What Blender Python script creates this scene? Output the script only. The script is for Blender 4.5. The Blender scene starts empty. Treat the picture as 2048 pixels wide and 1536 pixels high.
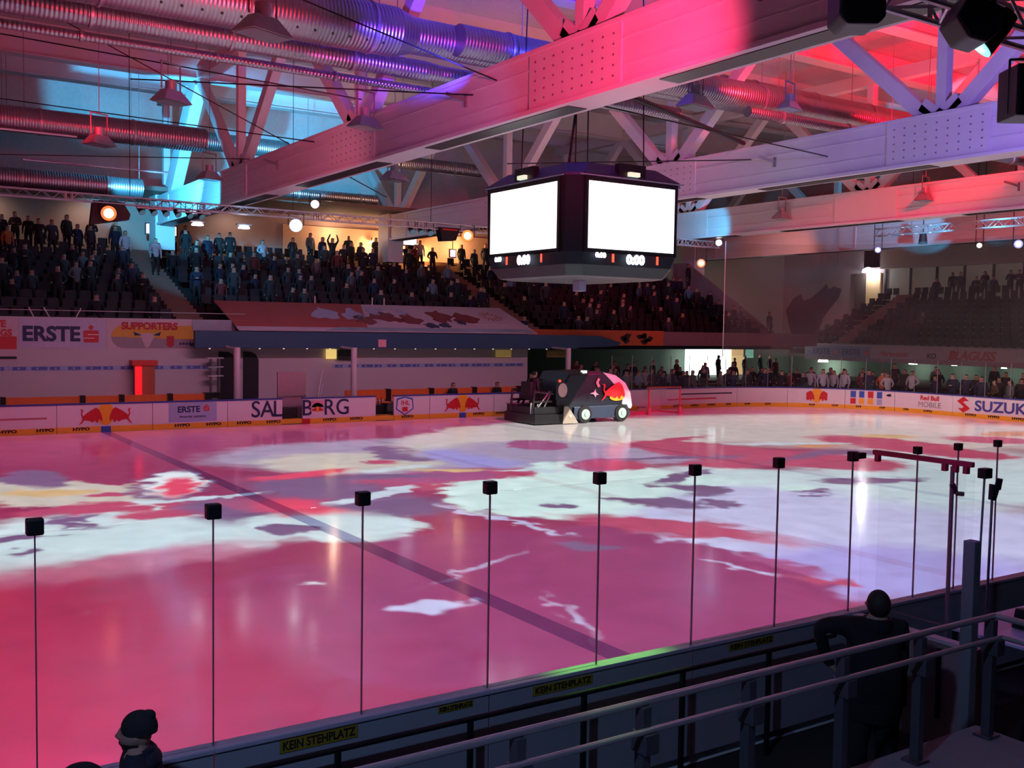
import bpy, bmesh, math, random
from mathutils import Vector, Matrix, Euler
random.seed(7)
C = bpy.context.scene.collection
SC = bpy.context.scene
PI = math.pi

# ---------------------------------------------------------------- camera, world, exposure
CAM = (-14.4574, -6.5454, 3.7606)
YAW, PITCH, ROLL, FPX = 0.5803, 0.0550, 0.0155, 2036.6
F = Vector((math.sin(YAW)*math.cos(PITCH), math.cos(YAW)*math.cos(PITCH), -math.sin(PITCH)))
R0 = Vector((math.cos(YAW), -math.sin(YAW), 0)); U0 = R0.cross(F)
RV = R0*math.cos(ROLL) + U0*math.sin(ROLL); UV = -R0*math.sin(ROLL) + U0*math.cos(ROLL)
cd = bpy.data.cameras.new('camera'); cd.sensor_width = 36; cd.sensor_fit = 'HORIZONTAL'
cd.lens = FPX/2048*36; cd.clip_start = 0.1; cd.clip_end = 300
cam = bpy.data.objects.new('camera', cd); C.objects.link(cam)
cam.matrix_world = Matrix(((RV.x, UV.x, -F.x, CAM[0]), (RV.y, UV.y, -F.y, CAM[1]), (RV.z, UV.z, -F.z, CAM[2]), (0, 0, 0, 1)))
SC.camera = cam
w = bpy.data.worlds.new('world'); SC.world = w; w.use_nodes = True
w.node_tree.nodes['Background'].inputs[0].default_value = (0.55, 0.42, 0.62, 1)
w.node_tree.nodes['Background'].inputs[1].default_value = 0.006
SC.view_settings.view_transform = 'Standard'; SC.view_settings.look = 'None'
SC.view_settings.exposure = 0.0; SC.view_settings.gamma = 1; SC.view_settings.use_curve_mapping = False
try:
    SC.cycles.max_bounces = 6; SC.cycles.diffuse_bounces = 3; SC.cycles.glossy_bounces = 3
    SC.cycles.transparent_max_bounces = 16; SC.cycles.sample_clamp_indirect = 3.0
    SC.cycles.use_denoising = True
except Exception: pass

def spot(name, loc, target, power, color, size, blend=0.4, radius=0.12):
    l = bpy.data.lights.new(name, 'SPOT'); l.energy = power; l.color = color
    l.spot_size = math.radians(size); l.spot_blend = blend; l.shadow_soft_size = radius
    o = bpy.data.objects.new(name, l); C.objects.link(o); o.location = loc
    o.rotation_euler = (Vector(target)-Vector(loc)).to_track_quat('-Z', 'Y').to_euler()
    return o
def plight(name, loc, power, color, radius=0.15):
    l = bpy.data.lights.new(name, 'POINT'); l.energy = power; l.color = color; l.shadow_soft_size = radius
    o = bpy.data.objects.new(name, l); C.objects.link(o); o.location = loc
    return o
def area(name, loc, target, power, color, sx, sy):
    l = bpy.data.lights.new(name, 'AREA'); l.energy = power; l.color = color; l.shape = 'RECTANGLE'; l.size = sx; l.size_y = sy
    o = bpy.data.objects.new(name, l); C.objects.link(o); o.location = loc
    o.rotation_euler = (Vector(target)-Vector(loc)).to_track_quat('-Z', 'Y').to_euler()
    return o

CY = (0.05, 0.55, 1.0); BL = (0.12, 0.12, 1.0); RD = (1.0, 0.02, 0.04); MG = (1.0, 0.10, 0.28); VI = (0.45, 0.22, 1.0); PK = (1.0, 0.30, 0.45); WM = (1.0, 0.55, 0.25); WH = (0.9, 0.95, 1.0)
LIGHTS = [
 # name, loc, target, power, color, cone, blend
 # colour washes of the light show thrown up from the stage lighting trusses onto the roof steel, plus added fills
 ('cyan_beam_light', (-5.0, 34.8, 8.5), (-1.9, 39.6, 11.2), 6000, CY, 74, .2),
 ('cyan_beam_light', (1.0, 34.0, 9.6), (6.0, 45.0, 14.0), 7500, CY, 40, .1),
 ('magenta_beam_light', (-6.0, 2.5, 7.4), (-1.7, 9.8, 9.5), 7500, (1, .035, .15), 46, .9),
 ('pink_wash_light', (-7.0, 15.5, 7.3), (-1.7, 27, 9.3), 1900, (1, .15, .27), 56, .9),
 ('violet_beam_light', (-6.2, 8.5, 7.0), (-1.9, 15.5, 9.2), 380, (.45, .30, 1), 34, .8),
 ('cyan_beam_light', (-5.2, 33.0, 8.25), (-2.0, 36.6, 9.2), 1500, CY, 84, .3),
 ('violet_beam_light', (-4.4, 16.0, 8.8), (-1.7, 21.2, 12.8), 260, (1, .06, .35), 60, .6),
 ('red_beam_light', (-8.6, 10.8, 8.4), (-7.7, 12.6, 9.5), 60, RD, 40, .6),
 ('blue_beam_light', (-3.6, 13.0, 9.4), (-1.0, 18.0, 12.5), 3200, (.06,.05,1), 60, .5),
 ('blue_beam_light', (3.0, 12.0, 9.8), (2.0, 18.5, 14.5), 5500, (.06,.05,1), 64, .5),
 ('red_beam_light', (-7.6, 13.5, 9.6), (-7.6, 19.5, 13.5), 600, RD, 90, .5),
 ('red_beam_light', (-9.5, 24.0, 9.4), (-7.0, 33.5, 14.2), 1100, (1, .015, .04), 80, .6),
 ('pink_wash_light', (-9.0, 12.0, 8.0), (-4.0, 30, 14.5), 330, (1, .2, .42), 60, .7),
 ('red_beam_light', (16.0, 12.0, 11.0), (19.5, 17.5, 15.0), 4300, (1,.004,.02), 120, .4),
 ('red_beam_light', (25.0, 15.0, 11.0), (25.5, 20.0, 15.0), 3800, (1,.004,.02), 120, .4),
 ('red_beam_light', (9.0, 14.0, 10.9), (11.0, 19.0, 13.5), 1500, RD, 100, .6),
 ('violet_beam_light', (5.5, 3.5, 8.2), (10.2, 9.6, 10.2), 1900, (.32, .18, 1), 60, .35),
 ('violet_beam_light', (4.0, 6.0, 9.0), (10.2, 17.0, 12.5), 380, (.5, .22, 1), 50, .5),
 ('white_wash_light', (2.5, 4.5, 6.0), (10.2, 19.5, 9.0), 900, (0.95, 0.85, 0.80), 26, .8),
 ('red_wash_light', (12.5, 11.0, 7.0), (21.0, 19.0, 9.2), 520, (1, .10, .10), 64, .6),
 ('red_wash_light', (12.5, 15.0, 7.0), (21.0, 27.0, 9.2), 700, (1, .22, .22), 50, .7),
 ('cyan_beam_light', (18.6, 28.0, 8.0), (21.1, 30.6, 8.9), 700, CY, 60, .6),
 ('cyan_beam_light', (26.0, 20.0, 7.6), (32.3, 28.5, 10.2), 3500, CY, 30, .3),
 ('cyan_beam_light', (17.0, 10.0, 9.4), (30.0, 23.5, 14.0), 9000, CY, 15, .2),
 ('cyan_beam_light', (-3.5, 26.0, 7.6), (3.4, 46.9, 8.7), 1100, CY, 13, .4),
 ('amber_wash_light', (6.0, 34.0, 9.0), (6.0, 42.0, 13.5), 500, WM, 100, .8),
 ('orange_wash_light', (6.0, 21.0, 9.5), (8.0, 31.0, 14.2), 700, (1.0, .22, .10), 100, .8),
 ('pink_wash_light', (0.3, 16.5, 8.8), (10.3, 27.0, 11.2), 700, PK, 44, .8),
 ('back_wall_light', (-9.0, 45.5, 9.55), (-9.0, 46.9, 7.6), 75, (1, .72, .58), 140, .9),  # added fills that brighten the tan back wall, no fixture there
 ('back_wall_light', (-4.5, 45.5, 9.55), (-4.5, 46.9, 7.6), 75, (1, .72, .58), 140, .9),
 ('back_wall_light', (2.5, 45.5, 9.55), (2.5, 46.9, 7.6), 60, (1, .72, .62), 140, .9),
 ('blue_wash_light', (-12.0, 12.0, 10.0), (-3.0, 33.0, 2.5), 200, (.4, .45, 1.0), 44, .9),
 ('red_wash_light', (28.0, 33.0, 8.6), (45.0, 43.0, 6.8), 620, (1, .30, .24), 74, .9),
 ('blue_wash_light', (-15.5, -4.5, 6.0), (-9.5, -0.6, 0.4), 520, (.34, .52, 1.0), 100, .9),  # added fill for the backs of the near boards
 ('violet_beam_light', (-8.0, -1.6, 6.0), (-5.0, -1.3, 1.0), 160, (.26, .14, 1.0), 26, .6),
 ('violet_beam_light', (-7.0, -3.0, 6.0), (-9.6, -2.2, 1.6), 22, (.9, .35, .8), 90, .8),
 ('green_beam_light', (-9.1, 2.6, 5.2), (-9.15, -0.03, 1.0), 1500, (.22, 1.0, .10), 17, .7),
 ('green_beam_light', (-10.9, -2.0, 4.6), (-10.9, -2.2, 1.64), 90, (.45, 1.0, .30), 12, .9),
 ('cyan_beam_light', (27.3, 20.5, 7.9), (28.6, 19.5, 8.8), 160, CY, 80, .5),
 ('red_beam_light', (-17.5, 1.5, 6.5), (-14.6, 3.5, 0.0), 330, RD, 60, 1.0),
]
for n, loc, tg, p, col, sz, bl in LIGHTS: spot(n, loc, tg, p, col, sz, bl)
# two long added fill lights, no fixture, for the far and end boards
for loc, tg, p, col, sx in (((1.0, 19.5, 8.2), (1.0, 32.8, 1.6), 130, (1, .40, .62), 26), ((17.5, 17.0, 8.2), (28.4, 22.0, .6), 150, (1, .62, .64), 16)):
    o = area('board_fill_light', loc, tg, p, col, sx, .3); o.data.spread = math.radians(48)

# ---------------------------------------------------------------- the picture two projectors throw on the ice
PGAIN = 0.60
PROJ = {'base': (.19, .005, .046), 'W': (.42, .52, .54), 'W2': (.60, .68, .70), 'P2': (.36, .12, .19), 'C': (.42, .39, .33), 'Y': (.48, .32, .13),
  'V': (.11, .06, .14), 'R': (.33, .033, .08), 'RR': (.55, .03, .07), 'L': (.26, .22, .32), 'L2': (.38, .38, .56), 'L3': (.26, .23, .50),
 'CC': (.44, .40, .37), 'B': (.22, .22, .50), 'M': (.25, .045, .14), 'Q': (.46, .61, .58), 'O': (.45, .20, .09), 'PB': (.19, .014, .078), 'RS': (.62, .010, .04), 'CR': (.26, .005, .036), 'SW': (.40, .48, .54)}
GOBO = [('W',-11.21,12.04,3.05,2.25,-2.4,0.25),('W',-9.04,11.51,2.32,1.39,-3.06,0.3),('P2',-10.88,9.78,2.38,0.71,-2.89,0.6),('W',-6.48,11.39,2.11,1.35,1.42,0.15),('W',-10.13,13.6,1.38,0.97,1.26,0.2),('C',-10.64,17.55,2.68,1.5,2.06,0.15),('Y',-10.66,17.48,1.01,0.57,2.85,0.5),('V',-10.71,19.87,1.4,0.73,1.58,0.3),('R',-9.55,16.52,0.61,0.28,3.01,0.3),('R',-9.93,14.98,1.89,0.71,2.98,0.3),('V',-10.75,13.62,0.89,0.42,1.78,0.4),('W',-10.59,13.53,0.66,0.24,1.51,0.4),('V',-11.83,12.65,0.47,0.31,-3.08,0.4),('V',-12.06,11.51,0.33,0.2,3.1,0.4),('V',-8.21,17.37,2.46,0.87,1.27,0.3),('W2',-8.09,17.59,1.88,0.68,1.27,0.4),('RR',-8.19,17.02,1.35,0.45,1.28,0.6),('W',-8.93,14.64,1.13,0.43,2.0,0.3),('R',-8.84,14.59,0.66,0.34,2.12,0.3),('R',-9.19,13.64,1.02,0.55,2.82,0.3),('W',-9.63,13.0,1.07,0.51,2.94,0.3),('V',-7.78,13.68,1.53,1.07,1.43,0.6),('W',-7.75,12.0,0.91,0.56,1.31,0.4),('V',-7.64,11.26,0.74,0.51,2.11,0.15),('RR',-6.6,13.41,1.37,0.96,2.07,0.8),('L',-1.11,20.96,5.19,3.19,-3.14,0.3),('L',-0.88,17.13,5.76,2.48,2.38,0.3),('C',-2.86,19.22,2.46,2.27,2.45,0.3),('V',-0.7,20.46,1.87,1.06,1.44,0.25),('R',-2.14,18.99,0.52,0.38,1.13,0.4),('CC',7.04,22.15,7.91,4.75,-2.74,0.15),('B',0.64,18.65,2.27,1.15,1.49,0.5),('L',4.17,18.3,3.83,2.75,2.3,0.3),('R',-2.19,14.84,2.55,1.28,2.68,0.25),('M',-1.62,15.85,1.85,1.02,-2.9,0.5),('Y',-1.3,16.68,0.78,0.38,2.69,0.5),('V',-5.48,15.62,2.08,1.34,1.91,0.7),('V',-4.9,12.66,1.66,1.1,1.81,0.6),('Q',-1.78,12.19,2.67,1.81,1.26,0.12),('Q',1.19,12.86,4.17,2.43,1.09,0.15),('Q',2.44,9.43,4.61,4.0,1.89,0.2),('L2',2.47,6.13,5.21,4.03,1.15,0.3),('L2',0.03,7.13,3.34,2.18,1.16,0.3),('L3',-0.62,3.33,2.41,2.14,2.03,0.5),('W',10.91,10.1,6.49,3.69,0.52,0.3),('CC',18.66,17.32,12.18,4.88,2.61,0.5),('CC',16.25,22.61,10.1,4.09,3.01,0.4),('R',8.18,16.16,3.75,1.92,1.6,0.2),('R',9.4,13.68,2.78,2.03,1.9,0.2),('R',5.94,13.91,1.15,0.83,1.89,0.2),('M',3.04,15.62,1.28,0.82,0.75,0.3),('R',3.41,15.42,1.13,0.9,0.36,0.4),('M',4.13,20.26,1.41,0.95,1.08,0.2),('R',-0.01,15.52,0.81,0.71,-3.12,0.4),('R',15.41,15.36,3.05,1.81,1.61,0.25),('R',15.07,12.87,2.05,1.26,1.66,0.3),('R',19.98,14.54,1.63,1.35,2.23,0.4),('O',12.54,16.36,0.94,0.61,-3.01,0.5),('O',22.83,15.48,1.62,0.85,-3.05,0.5),('Y',17.54,17.14,1.06,0.76,2.53,0.5),('W',5.54,12.38,2.2,1.07,2.27,0.4),('V',2.31,11.94,1.11,0.63,1.74,0.25),('Q',2.65,12.88,1.16,1.02,1.86,0.3),('V',0.42,10.5,1.3,0.81,1.92,0.25),('Q',0.6,11.4,1.04,0.64,2.26,0.4),('V',2.63,11.06,0.71,0.47,2.27,0.4),('V',4.62,9.61,0.71,0.51,0.81,0.25),('Q',4.78,10.2,0.58,0.5,2.37,0.4),('V',-1.84,10.77,0.32,0.28,0.38,0.2),('V',1.54,9.31,0.4,0.34,0.5,0.3),('V',2.37,10.63,0.77,0.45,0.64,0.5),('V',6.79,10.33,0.78,0.47,2.95,0.5),('V',8.13,9.83,1.11,0.42,2.75,0.5),('V',12.04,14.34,1.39,0.73,2.89,0.5),('L2',3.92,10.05,1.37,0.16,2.32,0.3),('R',-1.32,7.91,2.19,0.76,2.06,0.5),('PB',-7.04,4.48,4.69,2.94,2.36,0.08),('PB',-3.69,5.15,3.0,2.0,1.48,0.1),('PB',-5.55,7.31,2.69,2.14,2.73,0.3),('PB',-3.05,8.16,0.91,0.67,1.82,0.3),('V',-3.76,7.37,0.55,0.34,1.93,0.3),('L2',-3.72,10.18,2.01,0.14,1.67,0.3),('L2',-6.09,7.06,1.13,0.06,-2.67,0.6),('L2',-7.8,5.44,0.62,0.25,2.85,0.15),('L2',-6.63,3.99,0.99,0.05,-1.93,0.5),('L2',-2.44,5.0,0.75,0.11,1.73,0.4),('L2',-1.38,6.77,0.53,0.18,2.37,0.4),('R',-2.09,3.67,0.56,0.25,1.77,0.4),('M',-1.73,4.8,0.77,0.25,1.63,0.5),('W2',-12.18,7.2,0.08,0.06,2.22,0.6),('W2',-11.74,7.29,0.08,0.06,1.78,0.6),('W2',-8.8,7.42,0.1,0.06,2.65,0.6),('RS',-12.88,7.54,1.22,0.49,1.55,0.9),('RS',-13.26,4.23,0.86,0.3,1.52,0.9),('CR',-13.2,5.6,3.6,4.2,0.0,0.9),('SW',-4.6,13.9,1.5,0.32,0.5,0.3),('V',-3.4,16.2,1.7,0.4,-0.3,0.5),('W',-2.2,17.4,1.2,0.22,0.35,0.4),('RR',-4.9,17.6,1.6,0.4,0.2,0.6),('SW',0.8,15.4,1.3,0.2,-0.5,0.4),('V',3.6,12.9,1.8,0.28,0.4,0.4),('SW',-8.2,15.2,1.6,0.18,0.15,0.4),('V',6.2,15.8,2.2,0.3,-0.2,0.4),('V',9.6,14.2,2.4,0.26,0.25,0.5),('R',8.8,19.4,2.6,0.5,0.3,0.5),('SW',12.2,17.0,2.2,0.3,-0.35,0.4)]
def projector(name, px, py, pz, x0, x1, y0, y1, power, half):
    l = bpy.data.lights.new(name, 'SPOT'); l.energy = power; l.color = (1, 1, 1); l.spot_size = math.radians(half*2); l.spot_blend = 0.0
    l.shadow_soft_size = 0.05; l.use_nodes = True
    nt = l.node_tree; N = nt.nodes; L = nt.links; N.clear()
    def nd(t, **k):
        n = N.new(t)
        for a, v in k.items(): setattr(n, a, v)
        return n
    def mth(op, a, b=None):
        n = nd('ShaderNodeMath', operation=op)
        for i, v in enumerate((a, b)):
            if v is None: continue
            if isinstance(v, (int, float)): n.inputs[i].default_value = v
            else: L.new(v, n.inputs[i])
        return n.outputs[0]
    tc = nd('ShaderNodeTexCoord')
    sep = nd('ShaderNodeSeparateXYZ'); L.new(tc.outputs['Normal'], sep.inputs[0])
    az = mth('MAXIMUM', mth('ABSOLUTE', sep.outputs[2]), 0.05)
    k = mth('DIVIDE', pz, az)
    ix = mth('ADD', mth('MULTIPLY', sep.outputs[0], k), px)
    iy = mth('ADD', mth('MULTIPLY', sep.outputs[1], k), py)
    cmb = nd('ShaderNodeCombineXYZ'); L.new(ix, cmb.inputs[0]); L.new(iy, cmb.inputs[1])
    nz = nd('ShaderNodeTexNoise'); nz.inputs['Scale'].default_value = 0.55; nz.inputs['Detail'].default_value = 6; nz.inputs['Roughness'].default_value = .58; L.new(cmb.outputs[0], nz.inputs['Vector'])
    sb = nd('ShaderNodeVectorMath', operation='SUBTRACT'); L.new(nz.outputs['Color'], sb.inputs[0]); sb.inputs[1].default_value = (.5, .5, .5)
    sc = nd('ShaderNodeVectorMath', operation='SCALE'); L.new(sb.outputs[0], sc.inputs[0]); sc.inputs['Scale'].default_value = 1.6
    ad0 = nd('ShaderNodeVectorMath', operation='ADD'); L.new(cmb.outputs[0], ad0.inputs[0]); L.new(sc.outputs[0], ad0.inputs[1])
    nzb = nd('ShaderNodeTexNoise'); nzb.inputs['Scale'].default_value = 2.2; nzb.inputs['Detail'].default_value = 5; nzb.inputs['Roughness'].default_value = .62; L.new(cmb.outputs[0], nzb.inputs['Vector'])
    sb2 = nd('ShaderNodeVectorMath', operation='SUBTRACT'); L.new(nzb.outputs['Color'], sb2.inputs[0]); sb2.inputs[1].default_value = (.5, .5, .5)
    sc2 = nd('ShaderNodeVectorMath', operation='SCALE'); L.new(sb2.outputs[0], sc2.inputs[0]); sc2.inputs['Scale'].default_value = .95
    ad = nd('ShaderNodeVectorMath', operation='ADD'); L.new(ad0.outputs[0], ad.inputs[0]); L.new(sc2.outputs[0], ad.inputs[1])
    P = ad.outputs[0]
    base = nd('ShaderNodeRGB'); base.outputs[0].default_value = PROJ['base']+(1,)
    cur = base.outputs[0]; nsh = [0]
    for key, ex, ey, sx, sy, th, soft in GOBO:
        hx = 1.3*math.hypot(sx*math.cos(th), sy*math.sin(th))+1.0
        if ex+hx < x0 or ex-hx > x1: continue
        nsh[0] += 1
        mp = nd('ShaderNodeMapping', vector_type='TEXTURE'); L.new(P, mp.inputs['Vector'])
        mp.inputs['Location'].default_value = (ex, ey, 0); mp.inputs['Rotation'].default_value = (0, 0, th); mp.inputs['Scale'].default_value = (max(sx, .05), max(sy, .05), 1)
        ln = nd('ShaderNodeVectorMath', operation='LENGTH'); L.new(mp.outputs[0], ln.inputs[0])
        mr = nd('ShaderNodeMapRange', interpolation_type='SMOOTHSTEP'); L.new(ln.outputs['Value'], mr.inputs['Value'])
        mr.inputs['From Min'].default_value = 1-(soft*.8 if key in 'WP2' else soft*.6); mr.inputs['From Max'].default_value = 1+(soft*.8 if key in 'WP2' else soft*.6)
        mr.inputs['To Min'].default_value = 1; mr.inputs['To Max'].default_value = 0
        mx = nd('ShaderNodeMix', data_type='RGBA'); L.new(mr.outputs[0], mx.inputs[0]); L.new(cur, mx.inputs[6]); mx.inputs[7].default_value = PROJ[key]+(1,)
        cur = mx.outputs[2]
    # frame of the picture and fall-off of the lens
    m = mth('MULTIPLY', mth('GREATER_THAN', ix, x0), mth('LESS_THAN', ix, x1))
    m = mth('MULTIPLY', m, mth('MULTIPLY', mth('GREATER_THAN', iy, y0), mth('LESS_THAN', iy, y1)))
    dx = mth('MAXIMUM', mth('SUBTRACT', ix, 21.4), 0.0); dy = mth('MAXIMUM', mth('SUBTRACT', mth('ABSOLUTE', mth('SUBTRACT', iy, 15.0)), 8.0), 0.0)
    m = mth('MULTIPLY', m, mth('LESS_THAN', mth('SQRT', mth('ADD', mth('MULTIPLY', dx, dx), mth('MULTIPLY', dy, dy))), 6.88))
    m = mth('MULTIPLY', m, mth('ADD', mth('MULTIPLY', nzb.outputs['Fac'], .7), .65))
    st = mth('DIVIDE', m, mth('POWER', az, 3.0))
    em = nd('ShaderNodeEmission'); L.new(cur, em.inputs[0]); L.new(st, em.inputs[1])
    out = nd('ShaderNodeOutputLight'); L.new(em.outputs[0], out.inputs[0])
    o = bpy.data.objects.new(name, l); C.objects.link(o); o.location = (px, py, pz)
    return o
PW = 4*PI*PI*PI*8.1*8.1*1.25*PGAIN
projector('projector_light', -11.0, 15.0, 8.1, -22.0, -8.2, 0.15, 29.9, PW, 80)
projector('projector_light', -6.5, 15.0, 8.1, -8.2, -3.4, 0.15, 29.9, PW, 80)
projector('projector_light', -3.2, 15.0, 8.1, -3.4, 2.0, 0.15, 29.9, PW, 80)
projector('projector_light', 6.5, 15.0, 8.1, 2.0, 9.0, 0.15, 29.9, PW, 80)
projector('projector_light', 15.0, 15.0, 8.1, 9.0, 28.3, 0.15, 29.9, PW, 80)
# ---------------------------------------------------------------- materials
MC = {}
def mat(name, col, rough=.6, metal=0.0, emit=None, es=1.0, noise=0.12, nscale=6.0, bump=0.0, bscale=40.0, coat=0.0):
    if name in MC: return MC[name]
    m = bpy.data.materials.new(name); m.use_nodes = True; nt = m.node_tree; b = nt.nodes['Principled BSDF']
    b.inputs['Roughness'].default_value = rough; b.inputs['Metallic'].default_value = metal
    b.inputs['Coat Weight'].default_value = coat
    if noise > 0:
        tc = nt.nodes.new('ShaderNodeTexCoord'); n = nt.nodes.new('ShaderNodeTexNoise'); n.inputs['Scale'].default_value = nscale; n.inputs['Detail'].default_value = 3
        nt.links.new(tc.outputs['Object'], n.inputs['Vector'])
        mx = nt.nodes.new('ShaderNodeMix'); mx.data_type = 'RGBA'; nt.links.new(n.outputs['Fac'], mx.inputs[0])
        mx.inputs[6].default_value = tuple(c*(1-noise) for c in col)+(1,); mx.inputs[7].default_value = tuple(min(1, c*(1+noise)) for c in col)+(1,)
        nt.links.new(mx.outputs[2], b.inputs['Base Color'])
        if bump > 0:
            n2 = nt.nodes.new('ShaderNodeTexNoise'); n2.inputs['Scale'].default_value = bscale; nt.links.new(tc.outputs['Object'], n2.inputs['Vector'])
            bp = nt.nodes.new('ShaderNodeBump'); bp.inputs['Strength'].default_value = bump; nt.links.new(n2.outputs['Fac'], bp.inputs['Height']); nt.links.new(bp.outputs[0], b.inputs['Normal'])
    else: b.inputs['Base Color'].default_value = tuple(col)+(1,)
    if emit: b.inputs['Emission Color'].default_value = tuple(emit)+(1,); b.inputs['Emission Strength'].default_value = es
    MC[name] = m; return m
def wave_mat(name, col, rough, metal, axis, scale, strength, rotated=False):
    m = mat(name, col, rough, metal, noise=.1, nscale=2.5); nt = m.node_tree; b = nt.nodes['Principled BSDF']
    tc = nt.nodes.new('ShaderNodeTexCoord'); wv = nt.nodes.new('ShaderNodeTexWave'); wv.wave_type = 'BANDS'; wv.bands_direction = axis
    wv.inputs['Scale'].default_value = scale; nt.links.new(tc.outputs['Object'], wv.inputs['Vector'])
    bp = nt.nodes.new('ShaderNodeBump'); bp.inputs['Strength'].default_value = strength; bp.inputs['Distance'].default_value = .05
    nt.links.new(wv.outputs['Fac'], bp.inputs['Height']); nt.links.new(bp.outputs[0], b.inputs['Normal']); return m
def glass_mat(name, tint, gloss=.06, haze=.02):
    m = bpy.data.materials.new(name); m.use_nodes = True; nt = m.node_tree; N = nt.nodes; L = nt.links; N.clear()
    t = N.new('ShaderNodeBsdfTransparent'); t.inputs[0].default_value = tint+(1,)
    g = N.new('ShaderNodeBsdfGlossy'); g.inputs['Roughness'].default_value = .03
    d = N.new('ShaderNodeBsdfDiffuse'); d.inputs[0].default_value = (.8, .85, .85, 1)
    nz = N.new('ShaderNodeTexNoise'); nz.inputs['Scale'].default_value = 3; mm = N.new('ShaderNodeMath'); mm.operation = 'MULTIPLY'; mm.inputs[1].default_value = haze*2
    L.new(nz.outputs['Fac'], mm.inputs[0])
    lw = N.new('ShaderNodeLayerWeight'); lw.inputs[0].default_value = .5; pw = N.new('ShaderNodeMath'); pw.operation = 'POWER'; pw.inputs[1].default_value = 5; L.new(lw.outputs['Facing'], pw.inputs[0])
    f = N.new('ShaderNodeMath'); f.operation = 'MULTIPLY_ADD'; f.inputs[1].default_value = gloss*8; f.inputs[2].default_value = gloss*.25; L.new(pw.outputs[0], f.inputs[0])
    m1 = N.new('ShaderNodeMixShader'); L.new(mm.outputs[0], m1.inputs[0]); L.new(t.outputs[0], m1.inputs[1]); L.new(d.outputs[0], m1.inputs[2])
    m2 = N.new('ShaderNodeMixShader'); L.new(f.outputs[0], m2.inputs[0]); L.new(m1.outputs[0], m2.inputs[1]); L.new(g.outputs[0], m2.inputs[2])
    o = N.new('ShaderNodeOutputMaterial'); L.new(m2.outputs[0], o.inputs[0]); MC[name] = m; return m

STEEL = mat('white_painted_steel', (.62, .62, .64), .5, 0, noise=.06, nscale=1.5)
GALV = wave_mat('galvanised_spiral_duct', (.34, .34, .37), .34, .9, 'X', 3.2, .35)
GREY = mat('grey_steel', (.25, .25, .27), .45, .5)
DARK = mat('black_metal', (.012, .012, .014), .5, .3)
BLACKP = mat('black_plastic', (.008, .008, .01), .45)
CONC = mat('concrete', (.16, .15, .15), .9, noise=.2, nscale=1.2, bump=.2)
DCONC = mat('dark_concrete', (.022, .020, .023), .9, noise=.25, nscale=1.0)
WHITE = mat('white_board_plastic', (.72, .70, .72), .35, noise=.04, nscale=2)
BLUEP = mat('blue_cap_plastic', (.03, .05, .28), .4)
YELL = mat('yellow_kick_plastic', (.85, .42, .03), .35, noise=.08, nscale=3)
BLACKI = mat('black_print', (.015, .012, .012), .6, noise=0)
NAVY = mat('navy_print', (.015, .02, .09), .6, noise=0)
REDP = mat('red_print', (.55, .015, .02), .5, noise=0)
YELP = mat('yellow_print', (.85, .42, .02), .5, noise=0)
BLUI = mat('blue_print', (.03, .10, .45), .5, noise=0)
LBLU = mat('pale_blue_print', (.33, .42, .62), .5, noise=0.03)
WALLW = mat('white_plaster_wall', (.55, .50, .53), .8, noise=.05, nscale=.8)
WALLT = mat('tan_plaster_wall', (.42, .32, .27), .85, noise=.06, nscale=.6)
WALLP = mat('pink_grey_concrete_wall', (.40, .31, .31), .85, noise=.08, nscale=.5)
ORANG = mat('orange_bench_paint', (.75, .16, .03), .5)
NAVYP = mat('navy_fascia_paint', (.008, .05, .12), .5)
SEATM = mat('dark_seat_plastic', (.008, .009, .014), .6)
GLASS = glass_mat('dasher_glass', (.975, .985, .985), haze=.004)
NETM = glass_mat('safety_net_mesh', (.90, .90, .90), gloss=0, haze=.03)
YSIGN = mat('yellow_sticker', (.30, .22, .02), .5, noise=0)

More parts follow.
